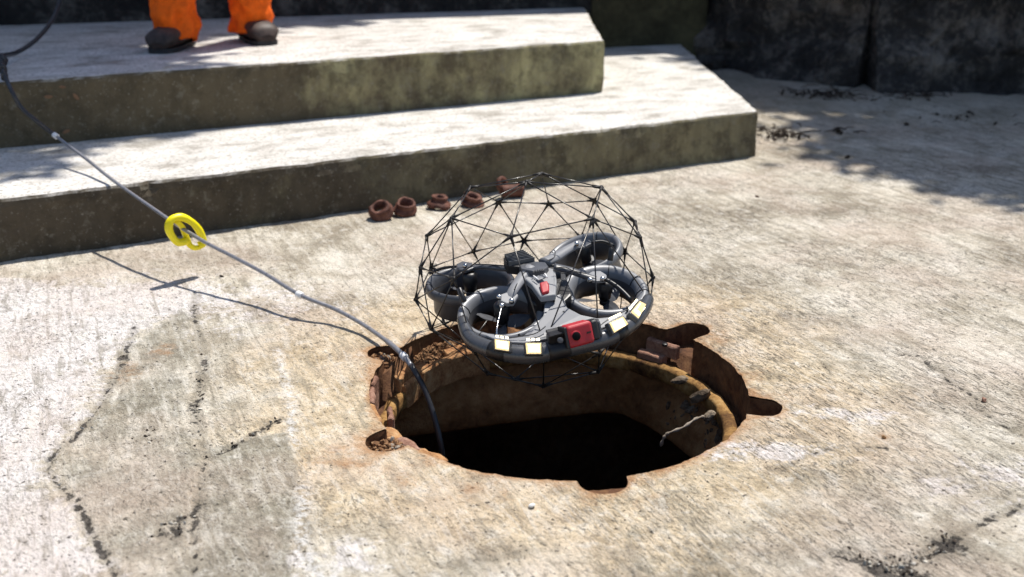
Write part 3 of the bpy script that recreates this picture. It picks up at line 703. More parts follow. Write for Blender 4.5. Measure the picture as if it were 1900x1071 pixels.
tube('cross_band', smooth_path([rel(*p) for p in yl2], 5), .0085, M['yellow'], ring, 12, flat=.7)

# ------------------------------------------------------------ drone
CC = dp(990, 518, 2.135); A_, C_ = .2415, .200
drone = thing('caged_drone', CC, 'grey caged inspection drone with lit lamps hovering tilted over the open manhole', 'drone')
CN = Vector((0, -.14, 1)).normalized()
D0 = Vector((0, 0, CAM_H))
def on_cage(px, py, far):
    """sight line against the cage's ellipsoid: near or far wall"""
    u, v = (px - 950) / FPX, (py - 535.5) / FPX; d = Vector((u, CP - v * SP, -SP - v * CP))
    sc = lambda q: q + CN * q.dot(CN) * (A_ / C_ - 1)
    o_, d_ = sc(D0 - CC), sc(d); a = d_.dot(d_); b = 2 * o_.dot(d_); c = o_.dot(o_) - A_ * A_
    disc = b * b - 4 * a * c
    t = (-b + (math.sqrt(max(0, disc)) * (1 if far else -1))) / (2 * a)
    if disc < 0:
        return D0 + d * t
    return D0 + d * t
nodes = dict(T1=(1005, 322, 1), T2=(977, 338, 0), A=(873, 348, 1), C=(1116, 348, 1), B1=(925, 375, 1), B2=(1018, 378, 1), B3=(1103, 372, 1), F1=(838, 405, 0), F2=(1100, 406, 0),
             L=(792, 438, 1), F3=(948, 439, 0), B6=(972, 447, 1), B5=(878, 467, 1), B7=(1078, 441, 1), R1=(1178, 412, 1), R2=(1188, 441, 0), B4=(1160, 467, 1), L2=(780, 497, 0), L2b=(800, 496, 1), R3=(1212, 515, 1),
             L3=(771, 556, 0), G1=(1207, 560, 0), F5=(843, 517, 0), D1=(800, 611, 0), D3=(824, 601, 1), S=(1112, 656, 0), D2=(880, 652, 0), M1=(1010, 640, 0), U0=(905, 693, 0), U2=(1008, 717, 0), U1=(956, 704, 1),
             X1=(930, 560, 1), X2=(1060, 560, 1), X3=(1150, 590, 1), X4=(870, 640, 1), X5=(1110, 690, 1), X6=(1020, 650, 1))
NP = {k: on_cage(*v) for k, v in nodes.items()}
for k in NP: NP[k] = NP[k] - CC
edges = '''T1-T2 T1-A T1-C T1-B3 T1-B2 T2-A T2-C T2-F2 T2-F3 T2-F1 A-F1 A-B1 A-L B1-T1 B1-B2 B1-B5 B1-B6 B1-L B2-B3 B2-B6 B2-B7 B3-C B3-B7 B3-B4 B3-R1 C-F2 C-R1 C-R2 F1-L F1-L2 F1-L2b F1-F3 F1-F5 F1-B5
F2-F3 F2-R2 F2-G1 F3-F5 R1-R2 R1-B4 R1-R3 R2-R3 R2-G1 B4-R3 B4-B7 B6-B7 B5-B6 B5-L2b L-L2 L-L2b L2-L3 L2-F5 L2-D1 L2b-L3 L3-D1 L3-D3 F5-D1 F5-L3 F5-D2 F3-M1 D1-D2 D1-D3 D1-U0 R3-G1 G1-S G1-X3 G1-X5 S-M1 S-U2 S-X5 D2-M1 D2-U0 M1-U2 F2-M1 S-F2
U0-U2 U0-U1 U1-U2 U2-X5 B5-X1 B6-X1 B6-X2 B7-X2 B4-X2 B4-X3 R3-X3 X1-X2 X2-X3 X1-L2b L2b-D3 X1-D3 D3-X4 X1-X4 X1-X6 X2-X6 X3-X6 X3-X5 X6-X5 X6-X4 X4-U1 X6-U1 X4-D1 U1-X5'''.split()
nb = {k: [] for k in NP}
E_ = []
for e in edges:
    a, b = e.split('-')
    if (NP[a] - NP[b]).length > .02: E_.append((a, b)); nb[a].append(b); nb[b].append(a)
cage = bpy.data.objects.new('cage', None); COL.objects.link(cage); cage.parent = drone; cage.empty_display_size = .02
cage['label'] = 'black geodesic cage of thin carbon rods round the drone'
for k, p in NP.items():
    hubs = bmesh.new(); blob(hubs, p, .0050, 1, (1, 1, 1), 0)
    for o_ in nb[k]:
        d = (NP[o_] - p).normalized(); add_tube(hubs, [p, p + d * .010, p + d * .019], [.0036, .0028, .0018], 6)
    h_ = from_bm('joint', hubs, M['hub'], None); h_.parent = cage
for a, b in E_:
    s = tube('rod', [NP[a], NP[b]], .00135, M['carbon'], None, 7); s.parent = cage

NF = Vector((-.05, -.262, 1)).normalized()       # front ducts lean towards the camera
NR = Vector((-.04, -.03, 1)).normalized()
def duct_prof(ro, ri, h, th):
    """bell mouth: rounded outer lip flaring down into a deep throat, straight skirt outside"""
    return [(ri + .002, -h), (ri - .001, -h * .7), (ri, -.030), (ri + .003, -.019), (ri + th * .22, -.010), (ri + th * .42, -.0038), (ri + th * .64, -.0006), (ri + th * .82, -.0012), (ro - .0012, -.0055), (ro, -.0125), (ro - .0018, -.0205), (ro - .008, -.0250), (ri + .0045, -.030 if h > .06 else -.034), (ri + .0045, -h)]
ducts = {'FL': (dp(931, 575, 2.015), NF, .0870, .0620, .056), 'FR': (dp(1123, 533, 2.085), (NF + Vector((.05, 0, 0))).normalized(), .0870, .0585, .058),
         'RL': (dp(872, 519, 2.150), NR, .0930, .0730, .062), 'RR': (dp(1082, 466, 2.225), (NR + Vector((-.27, -.13, 0))).normalized(), .0840, .064, .072)}
for k, (c, n, ro, ri, h) in ducts.items():
    prof = duct_prof(ro, ri, h, ro - ri)
    o = lathe('duct', prof, c, n, M['dgrey' if k == 'RL' else 'silver'], drone, seg=64, closed=True)
    o.data.materials.append(M['throat'])
    for p_ in o.data.polygons:
        q_ = p_.center + Vector((0, 0, 0)) - c; hh = q_.dot(n); rr_ = (q_ - n * hh).length
        if hh < -.0185 and rr_ < ri + .0035: p_.material_index = 1
    # thin moulded seam lines round the tube
def seam(k, deg, w_=.0009):
    c, n, ro, ri, h = ducts[k]; x, y, z = frame_of(n); a = R(deg); d = x * math.cos(a) + y * math.sin(a)
    pts = [c + d * (r + (.0006 if r > (ro + ri) / 2 else -.0004)) + z * (zz + .0006) for r, zz in duct_prof(ro, ri, h, ro - ri)[3:12]]
    tube('seam', pts, w_, M['black'], drone, 5)
for k, deg in (('FL', 165), ('FL', 125), ('FL', 215), ('FL', 240), ('FR', 30), ('FR', 80), ('FR', -5), ('RL', 190), ('RL', 260), ('RR', 150), ('RR', 60)): seam(k, deg)
def blade_mesh():
    bm = bmesh.new(); n = 9; top = []; 
    for i in range(n):
        t = i / (n - 1); r = .008 + t * .054; w_ = .006 + .010 * math.sin(math.pi * min(1, t * 1.0 + .12)); tw = R(28) * (1 - t) + R(8)
        a = bm.verts.new((r, -w_ * math.cos(tw), -w_ * math.sin(tw))); b = bm.verts.new((r, 0, .0012)); c = bm.verts.new((r, w_ * math.cos(tw) * .8, w_ * math.sin(tw) * .8)); d = bm.verts.new((r, 0, -.0006))
        top.append((a, b, c, d))
    for i in range(n - 1):
        for j in range(4): bm.faces.new((top[i][j], top[i][(j + 1) % 4], top[i + 1][(j + 1) % 4], top[i + 1][j]))
    bm.faces.new(top[0]); bm.faces.new(top[-1][::-1]); bmesh.ops.recalc_face_normals(bm, faces=bm.faces)
    me = bpy.data.meshes.new('blade'); bm.to_mesh(me); bm.free(); me.materials.append(M['dgrey']); return me
BL = blade_mesh()
def prop(k, off, rot):
    c, n, ro, ri, h = ducts[k]; x, y, z = frame_of(n); hub = cyl('propeller', c + n * (off - .006), c + n * (off + .004), .010, M['black'], drone)
    for i in range(3):
        o = bpy.data.objects.new('blade', BL); COL.objects.link(o); o.parent = hub
        a = rot + i * 2 * math.pi / 3; dx = x * math.cos(a) + y * math.sin(a); dy = -x * math.sin(a) + y * math.cos(a)
        Mx = Matrix(((dx.x, dy.x, n.x, 0), (dx.y, dy.y, n.y, 0), (dx.z, dy.z, n.z, 0), (0, 0, 0, 1))); Mx.translation = c + n * off
        o.matrix_parent_inverse = Matrix(); o.matrix_basis = Mx
for k, rot in (('FL', .4), ('FR', 1.0), ('RL', .2), ('RR', 1.5)): prop(k, -.034, rot)
def motor(k, rr=.0155):
    c, n, ro, ri, h = ducts[k]
    p = lathe('motor', [(0, .004), (rr * .7, .004), (rr, -.001), (rr, -.020), (rr * .85, -.026), (rr * .8, -.036), (0, -.038)], c + n * .012, n, M['black'], drone, seg=28)
    return c + n * .012
mt = {k: motor(k) for k in ducts}
# motor arms reaching in from the body
body_c = dp(1000, 508, 2.09)
def arm(k, pts, r, mat, flat=.62):
    P = smooth_path(pts, 5); return tube('arm', P, [r * (1 + .15 * math.cos(i / len(P) * 3)) for i in range(len(P))], mat, drone, 10, flat=flat)
arm('FL', [dp(985, 497, 2.075), dp(968, 516, 2.05), dp(952, 540, 2.01), dp(944, 556, 2.0)], .0115, M['grey'])
arm('FR', [dp(1028, 496, 2.08), dp(1060, 503, 2.08), dp(1085, 512, 2.07), dp(1106, 518, 2.065)], .0105, M['dgrey'])
arm('RL', [dp(960, 500, 2.10), dp(925, 497, 2.13), dp(895, 495, 2.15), dp(868, 499, 2.15)], .009, M['dgrey'])
arm('RR', [dp(1010, 487, 2.12), dp(1030, 478, 2.15), dp(1052, 464, 2.18), dp(1075, 452, 2.21)], .013, M['grey'])
def mount(poly, n, th, mat='dgrey'):
    return prism('motor_mount', poly, -n * th, M[mat], drone, bev=.0022)
mount([dp(x, y, z) for x, y, z in ((938, 544, 2.005), (956, 538, 2.01), (962, 548, 2.0), (953, 562, 1.985), (940, 563, 1.98), (925, 556, 1.985), (922, 548, 1.995))], NF, .009, 'grey')
mount([dp(x, y, z) for x, y, z in ((1088, 510, 2.07), (1098, 503, 2.08), (1114, 502, 2.08), (1126, 510, 2.07), (1126, 520, 2.055), (1107, 521, 2.05), (1090, 519, 2.055))], NF, .007, 'grey')
mount([dp(x, y, z) for x, y, z in ((846, 490, 2.16), (858, 484, 2.17), (876, 487, 2.16), (880, 496, 2.14), (864, 502, 2.13), (848, 499, 2.14))], NR, .007)
mount([dp(x, y, z) for x, y, z in ((1062, 452, 2.21), (1072, 444, 2.23), (1092, 443, 2.23), (1100, 450, 2.21), (1084, 458, 2.19), (1068, 460, 2.19))], NR, .007)
for px, py, z in ((926, 551, 1.985), (949, 558, 1.975), (931, 567, 1.97), (1095, 519, 2.045), (1118, 517, 2.045), (863, 493, 2.13), (1070, 452, 2.18)):
    c = dp(px, py, z); lathe('screw', [(0, .0045), (.003, .0045), (.0048, .002), (.0052, -.004), (0, -.004)], c, Vector((0, -.55, 1)), M['chrome'], drone, seg=16)
# stays from the motor mounts out to the duct rims
tube('stay', smooth_path([dp(931, 568, 1.97), dp(926, 590, 1.95), dp(922, 610, 1.93), dp(922, 622, 1.925)], 4), .0014, M['chrome'], drone, 8)
tube('stay', smooth_path([dp(1124, 519, 2.055), dp(1140, 528, 2.045), dp(1156, 541, 2.035), dp(1170, 556, 2.02)], 4), .0042, M['black'], drone, 8)
tube('stay', smooth_path([dp(846, 495, 2.14), dp(820, 498, 2.15), dp(796, 508, 2.15)], 4), .003, M['black'], drone, 8)
tube('stay', smooth_path([dp(1098, 450, 2.2), dp(1118, 448, 2.21), dp(1140, 456, 2.21)], 4), .003, M['black'], drone, 8)

for pts in ([(1030, 497, 2.065), (1048, 496, 2.07), (1066, 503, 2.06), (1088, 508, 2.055)], [(1026, 501, 2.05), (1046, 507, 2.055), (1062, 503, 2.05), (1076, 510, 2.05)], [(984, 499, 2.06), (972, 507, 2.05), (962, 522, 2.03), (954, 538, 1.99)],
            [(1015, 484, 2.10), (1028, 478, 2.13), (1030, 468, 2.14)], [(940, 494, 2.10), (915, 492, 2.13), (880, 490, 2.14)], [(940, 628, 1.905), (990, 620, 1.91), (1012, 606, 1.92)], [(1096, 618, 1.895), (1130, 592, 1.925), (1165, 574, 1.97), (1190, 556, 2.0)]):
    tube('wire', smooth_path([dp(*p) for p in pts], 5), .0011, M['black'], drone, 6)
# central housing
UP = Vector((-.03, -.2, 1)).normalized()
prism('under_body', [dp(x, y, z) for x, y, z in ((958, 503, 2.09), (1000, 492, 2.12), (1040, 495, 2.11), (1042, 520, 2.06), (1032, 556, 2.005), (1005, 562, 1.99), (985, 540, 2.02), (965, 518, 2.06))], -UP * .062, M['black'], drone, .92, .004)
prism('cowl', [dp(x, y, z) for x, y, z in ((963, 507, 2.062), (976, 497, 2.09), (1008, 494, 2.10), (1030, 499, 2.08), (1033, 520, 2.035), (1031, 546, 1.985), (1003, 550, 1.98), (986, 527, 2.015))], -UP * .014, M['cowl'], drone, 1.02, .0035, 3)
prism('cowl_button', [dp(x, y, z) for x, y, z in ((994, 512, 2.035), (1009, 508, 2.04), (1013, 514, 2.03), (1000, 519, 2.02))], -UP * .003, M['silver'], drone, 1, .0008)
for a, b in (((990, 512), (999, 519)), ((1011, 508), (1015, 515))):
    tube('highlight_strip', [dp(*a, 2.028), dp(*b, 2.015)], .0017, M['clip'], drone, 6)
prism('red_latch', [dp(x, y, z) for x, y, z in ((1001, 524, 2.005), (1015, 520, 2.01), (1019, 527, 1.998), (1019, 540, 1.985), (1006, 543, 1.98), (1003, 534, 1.992))], -UP * .010, M['red'], drone, 1, .003, 3)
prism('sensor_cover', [dp(x, y, z) for x, y, z in ((962, 492, 2.075), (985, 484, 2.10), (1012, 486, 2.09), (1018, 494, 2.07), (1010, 501, 2.05), (988, 503, 2.045), (966, 499, 2.06))], -UP * .016, M['dgrey'], drone, 1.05, .003, 3)
for i in range(5):
    tube('vent_slot', [dp(989 + i * 4.6, 507 - i * .8, 2.033), dp(993 + i * 4.6, 502 - i * .8, 2.045)], .0011, M['black'], drone, 5)
sk = prism('heat_sink', [dp(x, y, z) for x, y, z in ((934, 478, 2.10), (974, 470, 2.13), (992, 482, 2.10), (962, 495, 2.07), (940, 492, 2.075))], -UP * .020, M['black'], drone, 1, .0015)
for i in range(7):
    t = i / 6; a = dp(934 + 8 * t + 2, 475 + 14 * t, 2.10 - .03 * t); b = dp(972 + 20 * t, 466 + 14 * t, 2.13 - .035 * t)
    v = [a + UP * .004, b + UP * .004, b - UP * .006, a - UP * .006]; th = (dp(960, 480, 2.08) - dp(960, 474, 2.1)).normalized() * .0019
    bm = bmesh.new(); add_prism(bm, v, th); f_ = from_bm('fin', bm, M['sinkfin'], None, False); f_.parent = sk
    f_.matrix_parent_inverse = Matrix()
prism('battery', [dp(x, y, z) for x, y, z in ((960, 500, 2.13), (1002, 488, 2.16), (1045, 492, 2.15), (1062, 545, 2.04), (1030, 575, 2.0), (985, 560, 2.02))], Vector((0, 0, -.10)), M['black'], drone, .9, .005)
cyl('antenna', dp(1132, 484, 2.12), dp(1135, 460, 2.12), .0058, M['black'], drone)
cyl('antenna', dp(862, 560, 2.02), dp(852, 535, 2.03), .0050, M['black'], drone)
# front deck between the front ducts
dk = [(992, 604, 1.945), (1008, 585, 1.97), (1010, 566, 1.99), (1016, 552, 2.005), (1040, 545, 2.02), (1046, 556, 2.0), (1052, 570, 1.985), (1078, 584, 1.965), (1108, 590, 1.965), (1130, 588, 1.97), (1168, 570, 2.0), (1186, 556, 2.02), (1190, 566, 2.01), (1160, 590, 1.97), (1110, 612, 1.94), (1060, 612, 1.935), (1016, 628, 1.915), (975, 636, 1.90), (930, 634, 1.90), (900, 622, 1.925), (905, 618, 1.93), (940, 628, 1.918), (972, 622, 1.925)]
prism('deck_plate', [dp(*p) for p in dk], -NF * .014, M['grey'], drone, .99, .0022, 3)
for px, py in ((1010, 560), (1028, 555), (1046, 579), (1026, 583), (1074, 587), (1102, 594), (1016, 600), (1002, 616), (1004, 623), (963, 621), (1164, 570)):
    c = dp(px, py, 1.918 + (640 - py) * .00092); lathe('deck_screw', [(0, .001), (.0021, .001), (.0021, -.012), (0, -.012)], c, NF, M['black'], drone, seg=8)
# bumper tube round the front, carrying the lamps and the camera
bump_pts = [(858, 590, 1.99), (868, 618, 1.955), (888, 636, 1.925), (930, 650, 1.895), (985, 655, 1.885), (1035, 645, 1.89), (1085, 634, 1.90), (1130, 622, 1.92), (1170, 598, 1.955), (1194, 572, 2.0), (1203, 552, 2.035)]
BP = smooth_path([dp(*p) - NF * .004 for p in bump_pts], 5)
tube('bumper', BP, [.011 + .007 * math.sin(math.pi * i / (len(BP) - 1)) for i in range(len(BP))], M['bumper'], drone, 16)
for i0, i1, k_ in ((13, 16, .3), (23, 27, .4), (36, 38, .2)):
    tube('bumper_band', BP[i0:i1 + 1], [.0114 + .007 * math.sin(math.pi * i / (len(BP) - 1)) for i in range(i0, i1 + 1)], M['black'], drone, 16)
def lamp(c4, depth=.010):
    """c4: four picture corners with depth, top-left first"""
    q = [dp(*p) for p in c4]; c_ = sum(q, Vector()) / 4; q = [c_ + (p - c_) * 1.16 for p in q]; n = (q[1] - q[0]).cross(q[3] - q[0]).normalized()
    if n.dot(CC - D0) > 0: n = -n
    b = prism('lamp', [p + n * .001 for p in q], -n * depth, M['ledcase'], drone, 1.12, .0018)
    c = sum(q, Vector()) / 4; inner = [c + (p - c) * .86 + n * .0024 for p in q]
    l = prism('lamp_face', inner, -n * .002, M['led'], None, 1, .0008); l.parent = b
    ex = (q[1] - q[0]); ey = (q[3] - q[0])
    def cell(u0, u1, v0, v1):
        g = [q[0] + ex * u0 + ey * v0, q[0] + ex * u1 + ey * v0, q[0] + ex * u1 + ey * v1, q[0] + ex * u0 + ey * v1]
        r_ = prism('lamp_cell', [p + n * .0034 for p in g], -n * .002, M['led2'], None, 1, 0); r_.parent = b
    for i in range(3):
        cell(.14 + i * .27, .33 + i * .27, -.30, -.12)         # bare cells on the top edge
        for k in range(3): cell(.18 + i * .225, .37 + i * .225, .18 + k * .22, .365 + k * .22)
lamp(((918, 630, 1.872), (946, 634, 1.868), (944, 652, 1.862), (919, 648, 1.866)))
lamp(((975, 637, 1.862), (1004, 637, 1.862), (1004, 657, 1.856), (977, 657, 1.856)))
lamp(((1130, 600, 1.905), (1155, 588, 1.925), (1165, 602, 1.925), (1139, 618, 1.900)))
lamp(((1170, 580, 1.945), (1186, 560, 1.985), (1198, 566, 1.985), (1184, 592, 1.945)))
# camera block
ax = (dp(1098, 612, 1.885) - dp(1047, 626, 1.868)).normalized()
q0 = dp(1047, 626, 1.882); q1 = dp(1094, 613, 1.898)

prism('camera_housing', [dp(x, y, z) for x, y, z in ((1013, 617, 1.90), (1046, 608, 1.905), (1049, 616, 1.865), (1018, 625, 1.862))], Vector((0, .012, -.030)), M['black'], drone, .95, .003)

prism('camera_bracket', [dp(x, y, z) for x, y, z in ((1012, 612, 1.905), (1100, 590, 1.93), (1112, 592, 1.925), (1106, 602, 1.91), (1060, 612, 1.895), (1018, 622, 1.89))], -NF * .006, M['black'], drone, 1, .0012)
fw = (D0 - q0).normalized(); fw = (fw - ax * fw.dot(ax)).normalized()
lc = dp(1067, 627, 1.875); lc = q0 + ax * ((lc - q0).dot(ax)); dn = (fw * .98 + Vector((0, 0, -.18))).normalized()
cyl('lens_ring', lc + dn * .017, lc + dn * .0215, .0098, M['red'], drone, 28, .1)
cyl('lens', lc + dn * .018, lc + dn * .0235, .0078, M['lensblack'], drone, 28, .1)

l2 = dp(1031, 628, 1.88); l2 = q0 + ax * ((l2 - q0).dot(ax)); cyl('side_lens', l2 + dn * .016, l2 + dn * .0215, .0050, M['dgrey'], drone, 20, .1)
l3 = q0 + ax * .041; prism('camera_port', [l3 + dn * .0200 + ax * s * .004 + Vector((0, 0, t * .002)) for s, t in ((-1, -1), (1, -1), (1, 1), (-1, 1))], -dn * .001, M['black'], drone, 1, 0)

vn = dn.cross(ax).normalized()
if vn.z < 0: vn = -vn
def cam_box(name, s0, s1, hh, d0, d1, mat, bev):
    c_ = q0 + ax * 0; fr_ = [c_ + ax * s + vn * h + dn * d1 for s, h in ((s0, -hh), (s1, -hh), (s1, hh), (s0, hh))]
    return prism(name, fr_, -dn * (d1 - d0), mat, drone, 1, bev, 4)
Lx = (q1 - q0).length
cam_box('camera_barrel', 0, Lx, .0205, -.016, .0195, M['red'], .0065)
cam_box('camera_housing', Lx - .002, Lx + .013, .0185, -.014, .0160, M['black'], .005)
cam_box('camera_housing', Lx + .012, Lx + .020, .0150, -.014, .0120, M['dgrey'], .004)
cam_box('camera_housing', -.004, .002, .0195, -.016, .0175, M['black'], .002)

# ------------------------------------------------------------ rusty couplings along the lower step
def coupling(px, py, prof, tilt, label, seg=28, z=.0):
    c = at(px, py, 0) + Vector((0, 0, .004 + z)); n = Vector(tilt).normalized(); prof = [(r, h * .97) for r, h in prof]
    t = thing('rusty_coupling', c, label, 'coupling', 'rusty couplings lying along the foot of the lower step')
    o = lathe('body', prof, c, n, M['clay'], t, seg=seg, closed=True, jit=.0055)
    return t, c, n
s_ = 1.0
P_ring = [(.016, 0), (.030, 0), (.034, .006), (.034, .014), (.029, .018), (.027, .022), (.028, .030), (.024, .034), (.017, .032), (.015, .015)]
coupling(709, 405, [(r * 1.08, h * .95) for r, h in P_ring], (-.15, -.62, 1), 'chunky rusty ring at the left end of the row of couplings', z=.010)
coupling(751, 398, [(.018, 0), (.033, 0), (.036, .006), (.034, .012), (.026, .016), (.025, .022), (.028, .027), (.026, .030), (.020, .028), (.017, .012)], (.25, -.35, 1), 'open rusty ring tipped to the right beside the leftmost coupling', z=.008)
coupling(815, 386, [(.012, 0), (.034, 0), (.037, .005), (.036, .012), (.026, .018), (.021, .026), (.025, .032), (.024, .035), (.014, .034), (.012, .017)], (.08, .05, 1), 'spool shaped rusty coupling standing upright, third from the left')
coupling(876, 381, [(.016, 0), (.033, 0), (.036, .004), (.035, .011), (.026, .014), (.025, .020), (.029, .025), (.028, .030), (.022, .031), (.017, .028)], (.15, -.2, 1), 'flanged rusty ring half behind the cage, fourth from the left')
t5, c5, n5 = coupling(950, 366, [(.010, -.034), (.020, -.034), (.022, -.028), (.019, -.020), (.019, .022), (.022, .026), (.021, .032), (.010, .032)], (1, .35, .05), 'fallen rusty coupling with an upright ring beside it at the right end of the row', z=.016)
lathe('flange', [(.010, -.006), (.023, -.006), (.025, 0), (.023, .006), (.010, .006)], c5 + Vector((-.030, .0, .022)), (.8, -.6, .3), M['clay'], t5, seg=24, closed=True, jit=.002)

# ------------------------------------------------------------ small debris
bm = bmesh.new(); blob(bm, at(987, 938, .003), .0065, 2, (1, .9, .6), .08); tag(from_bm('pebble', bm, M['pebble']), 'single white pebble on the concrete in front of the manhole', 'pebble')
for i, (px, py, r, mt_, lb) in enumerate(((1572, 292, .010, 'lichen', 'dark crumb on the ground between the steps and the shade'), (1640, 812, .004, 'orange', 'tiny rust chip lying right of the manhole'), (297, 540, .004, 'lichen', 'tiny dark crumb just below the cable shadow'), (412, 513, .006, 'lichen', 'dark crumb on the ground below the yellow loop'), (1826, 742, .006, 'pink', 'small pinkish chip at the right edge by a crack'), (1405, 365, .005, 'clay', 'small reddish chip on the sunlit ground beyond the drone'))):
    bm = bmesh.new(); blob(bm, at(px, py, r * .4), r, 2, (1.3, 1, .6), .2); tag(from_bm('chip', bm, M[mt_], smooth=False), lb, 'chip')
def twigs(px, py, sx, sy, n, label, l0=.04, l1=.11, zz=.01, r=.0022):
    bm = bmesh.new(); c = at(px, py, zz)
    for _ in range(n):
        a = random.uniform(0, 6.28); L = random.uniform(l0, l1); p = c + Vector((random.gauss(0, sx), random.gauss(0, sy), random.uniform(0, .018)))
        q = p + Vector((math.cos(a) * L, math.sin(a) * L, random.uniform(-.004, .014))); m_ = p.lerp(q, .5) + Vector((random.uniform(-.01, .01), random.uniform(-.01, .01), .006))
        rr = random.uniform(.6, 1.3) * r; add_tube(bm, [p, m_, q], [rr, rr, rr * .5], 5)
    for _ in range(n):
        p = c + Vector((random.gauss(0, sx), random.gauss(0, sy), .004)); blob(bm, p, random.uniform(.004, .012), 1, (1.4, 1, .5), .3)
    return tag(from_bm('twig_pile', bm, M['lichen'], smooth=False), label, 'debris', kind='stuff')
twigs(1440, 252, .05, .045, 34, 'small heap of dark twigs beside the right end of the lower step')
twigs(1530, 176, .10, .05, 34, 'dark twigs scattered at the foot of the stone wall', zz=.04)
twigs(1650, 182, .14, .04, 40, 'long line of dark leaf litter under the right stone mass', zz=.02)
twigs(1360, 125, .12, .05, 30, 'leaf litter in the corner by the step and the stone wall', zz=.05)
twigs(1560, 245, .03, .02, 6, 'few loose twigs on the shaded ground', .03, .06)
twigs(1740, 220, .15, .08, 10, 'thin litter on the shaded ground near the right wall', .02, .05, r=.0015)
def leafm(p, n, r, lb, rot):
    x, y, z = frame_of(n); bm = bmesh.new(); ox = x * math.cos(rot) + y * math.sin(rot); oy = y * math.cos(rot) - x * math.sin(rot)
    L = []
    for t in np.linspace(-1, 1, 7):
        w_ = .42 * (1 - t * t) ** .8 + .01
        L.append([bm.verts.new(p + ox * t * r + oy * s * w_ * r + z * (.003 + .12 * r * (abs(s) + t * t * .4))) for s in (-1, 0, 1)])
    for i in range(6):
        for j in range(2): bm.faces.new((L[i][j], L[i + 1][j], L[i + 1][j + 1], L[i][j + 1]))
    o = from_bm('dead_leaf', bm, M['dleaf']); m_ = o.modifiers.new('thick', 'SOLIDIFY'); m_.thickness = .0006
    return tag(o, lb, 'leaf')
rn = Vector((d2.y, -d2.x, 0))
for px, py, r, rot, lb in ((180, 362, .020, 1.5, 'slim dead leaf stuck high on the lower left of the upper riser'), (285, 366, .018, .5, 'dead leaf resting under the nose of the lower step')): pass
def on_riser(px, py):
    """sight line against the upper riser's plane"""
    u, v = (px - 950) / FPX, (py - 535.5) / FPX; d = Vector((u, CP - v * SP, -SP - v * CP)); o_ = Vector((a2.x, a2.y, 0))
    t = (o_ - D0).dot(rn) / d.dot(rn); return D0 + d * t
for px, py, r, rot, lb in ((89, 178, .013, 1.5, 'pale slim dead leaf stuck upright at the left end of the upper riser'), (140, 178, .013, .6, 'reddish dead leaf stuck slantwise on the upper riser'), (122, 242, .013, 1.9, 'brown dead leaf low on the upper riser near the cable'), (115, 160, .010, 1.4, 'tiny pale leaf just under the nose of the upper step')):
    leafm(on_riser(px, py) + rn * .012, rn, r, lb, rot)

CL = [(((385, 852), (425, 832), (470, 806), (520, 778)), .006, 60), (((160, 790), (118, 838), (108, 870), (128, 920), (158, 965), (205, 1055)), .007, 90), (((368, 640), (372, 730), (366, 800), (368, 850)), .008, 60),
      (((1560, 1028), (1650, 1048), (1700, 1026), (1765, 995)), .014, 120), (((1640, 1056), (1730, 1050)), .016, 60), (((225, 660), (232, 690)), .02, 40), (((250, 800), (270, 830), (240, 860)), .02, 40), (((300, 985), (335, 960)), .014, 30)]
def samp_crack():
    pts, s_, w_ = random.choices(CL, [c[2] for c in CL])[0]; k = random.randrange(len(pts) - 1); t = random.random()
    a, b = at(*pts[k]), at(*pts[k + 1]); p = a.lerp(b, t); return p + Vector((random.gauss(0, s_), random.gauss(0, s_), random.uniform(-.002, .001)))
crumbs('grit', samp_crack, 260, .0010, .0036, M['lichen'], None, 'dark grit crumbled along the cracks of the concrete', 'grit', sq=(1.3, 1, .5))
crumbs('grit', samp_crack, 170, .0010, .0038, M['grit'], None, 'pale concrete crumbs lying along the cracks', 'grit', sq=(1.3, 1, .5))
crumbs('grit', lambda: Vector((random.uniform(-1.3, 1.4), random.uniform(1.1, 3.2), .0005)) if True else None, 0, .001, .002, M['grit']) if False else None

# ------------------------------------------------------------ the worker (feet and shins in frame)
fl = at(324, 92, Z2); fr = at(466, 79, Z2)
per = thing('person', (fl + fr) / 2, 'person in orange work trousers and brown boots standing on the upper step', 'person')
hipz = Z2 + .90; mid = (fl + fr) / 2 + Vector((0, .10, 0))
def skin(name, verts, edges_, radii, mat, parent, root=0, sub=2):
    me = bpy.data.meshes.new(name); me.from_pydata([tuple(v) for v in verts], edges_, []); o = link(name, me, mat, parent, False)
    sm = o.modifiers.new('skin', 'SKIN'); sm.use_smooth_shade = True
    for i, r in enumerate(radii):
        me.skin_vertices[0].data[i].radius = (r, r) if not hasattr(r, '__len__') else r
        me.skin_vertices[0].data[i].use_root = (i == root)
    ss = o.modifiers.new('sub', 'SUBSURF'); ss.levels = sub; ss.render_levels = sub
    return o
hl, hr = mid + Vector((-.09, 0, .90)), mid + Vector((.09, 0, .90))
al, ar = fl + Vector((.01, .06, .09)), fr + Vector((0, .06, .09)); kl, kr = (al + hl) / 2 + Vector((-.01, -.05, .0)), (ar + hr) / 2 + Vector((.02, -.05, 0))
pel = mid + Vector((0, 0, .95)); ch = mid + Vector((0, 0, 1.28)); nk = mid + Vector((0, -.01, 1.47)); hd = mid + Vector((0, -.03, 1.58)); ht = mid + Vector((0, -.02, 1.70))
sl, sr = ch + Vector((-.18, 0, .12)), ch + Vector((.18, 0, .12)); el, er = sl + Vector((-.08, -.02, -.27)), sr + Vector((.05, -.04, -.27)); wl = hand_pt + Vector((.03, .0, .03)); wr = er + Vector((-.12, -.20, .02))
V = [pel, ch, nk, hd, ht, sl, el, wl, sr, er, wr, hl, kl, al, hr, kr, ar]
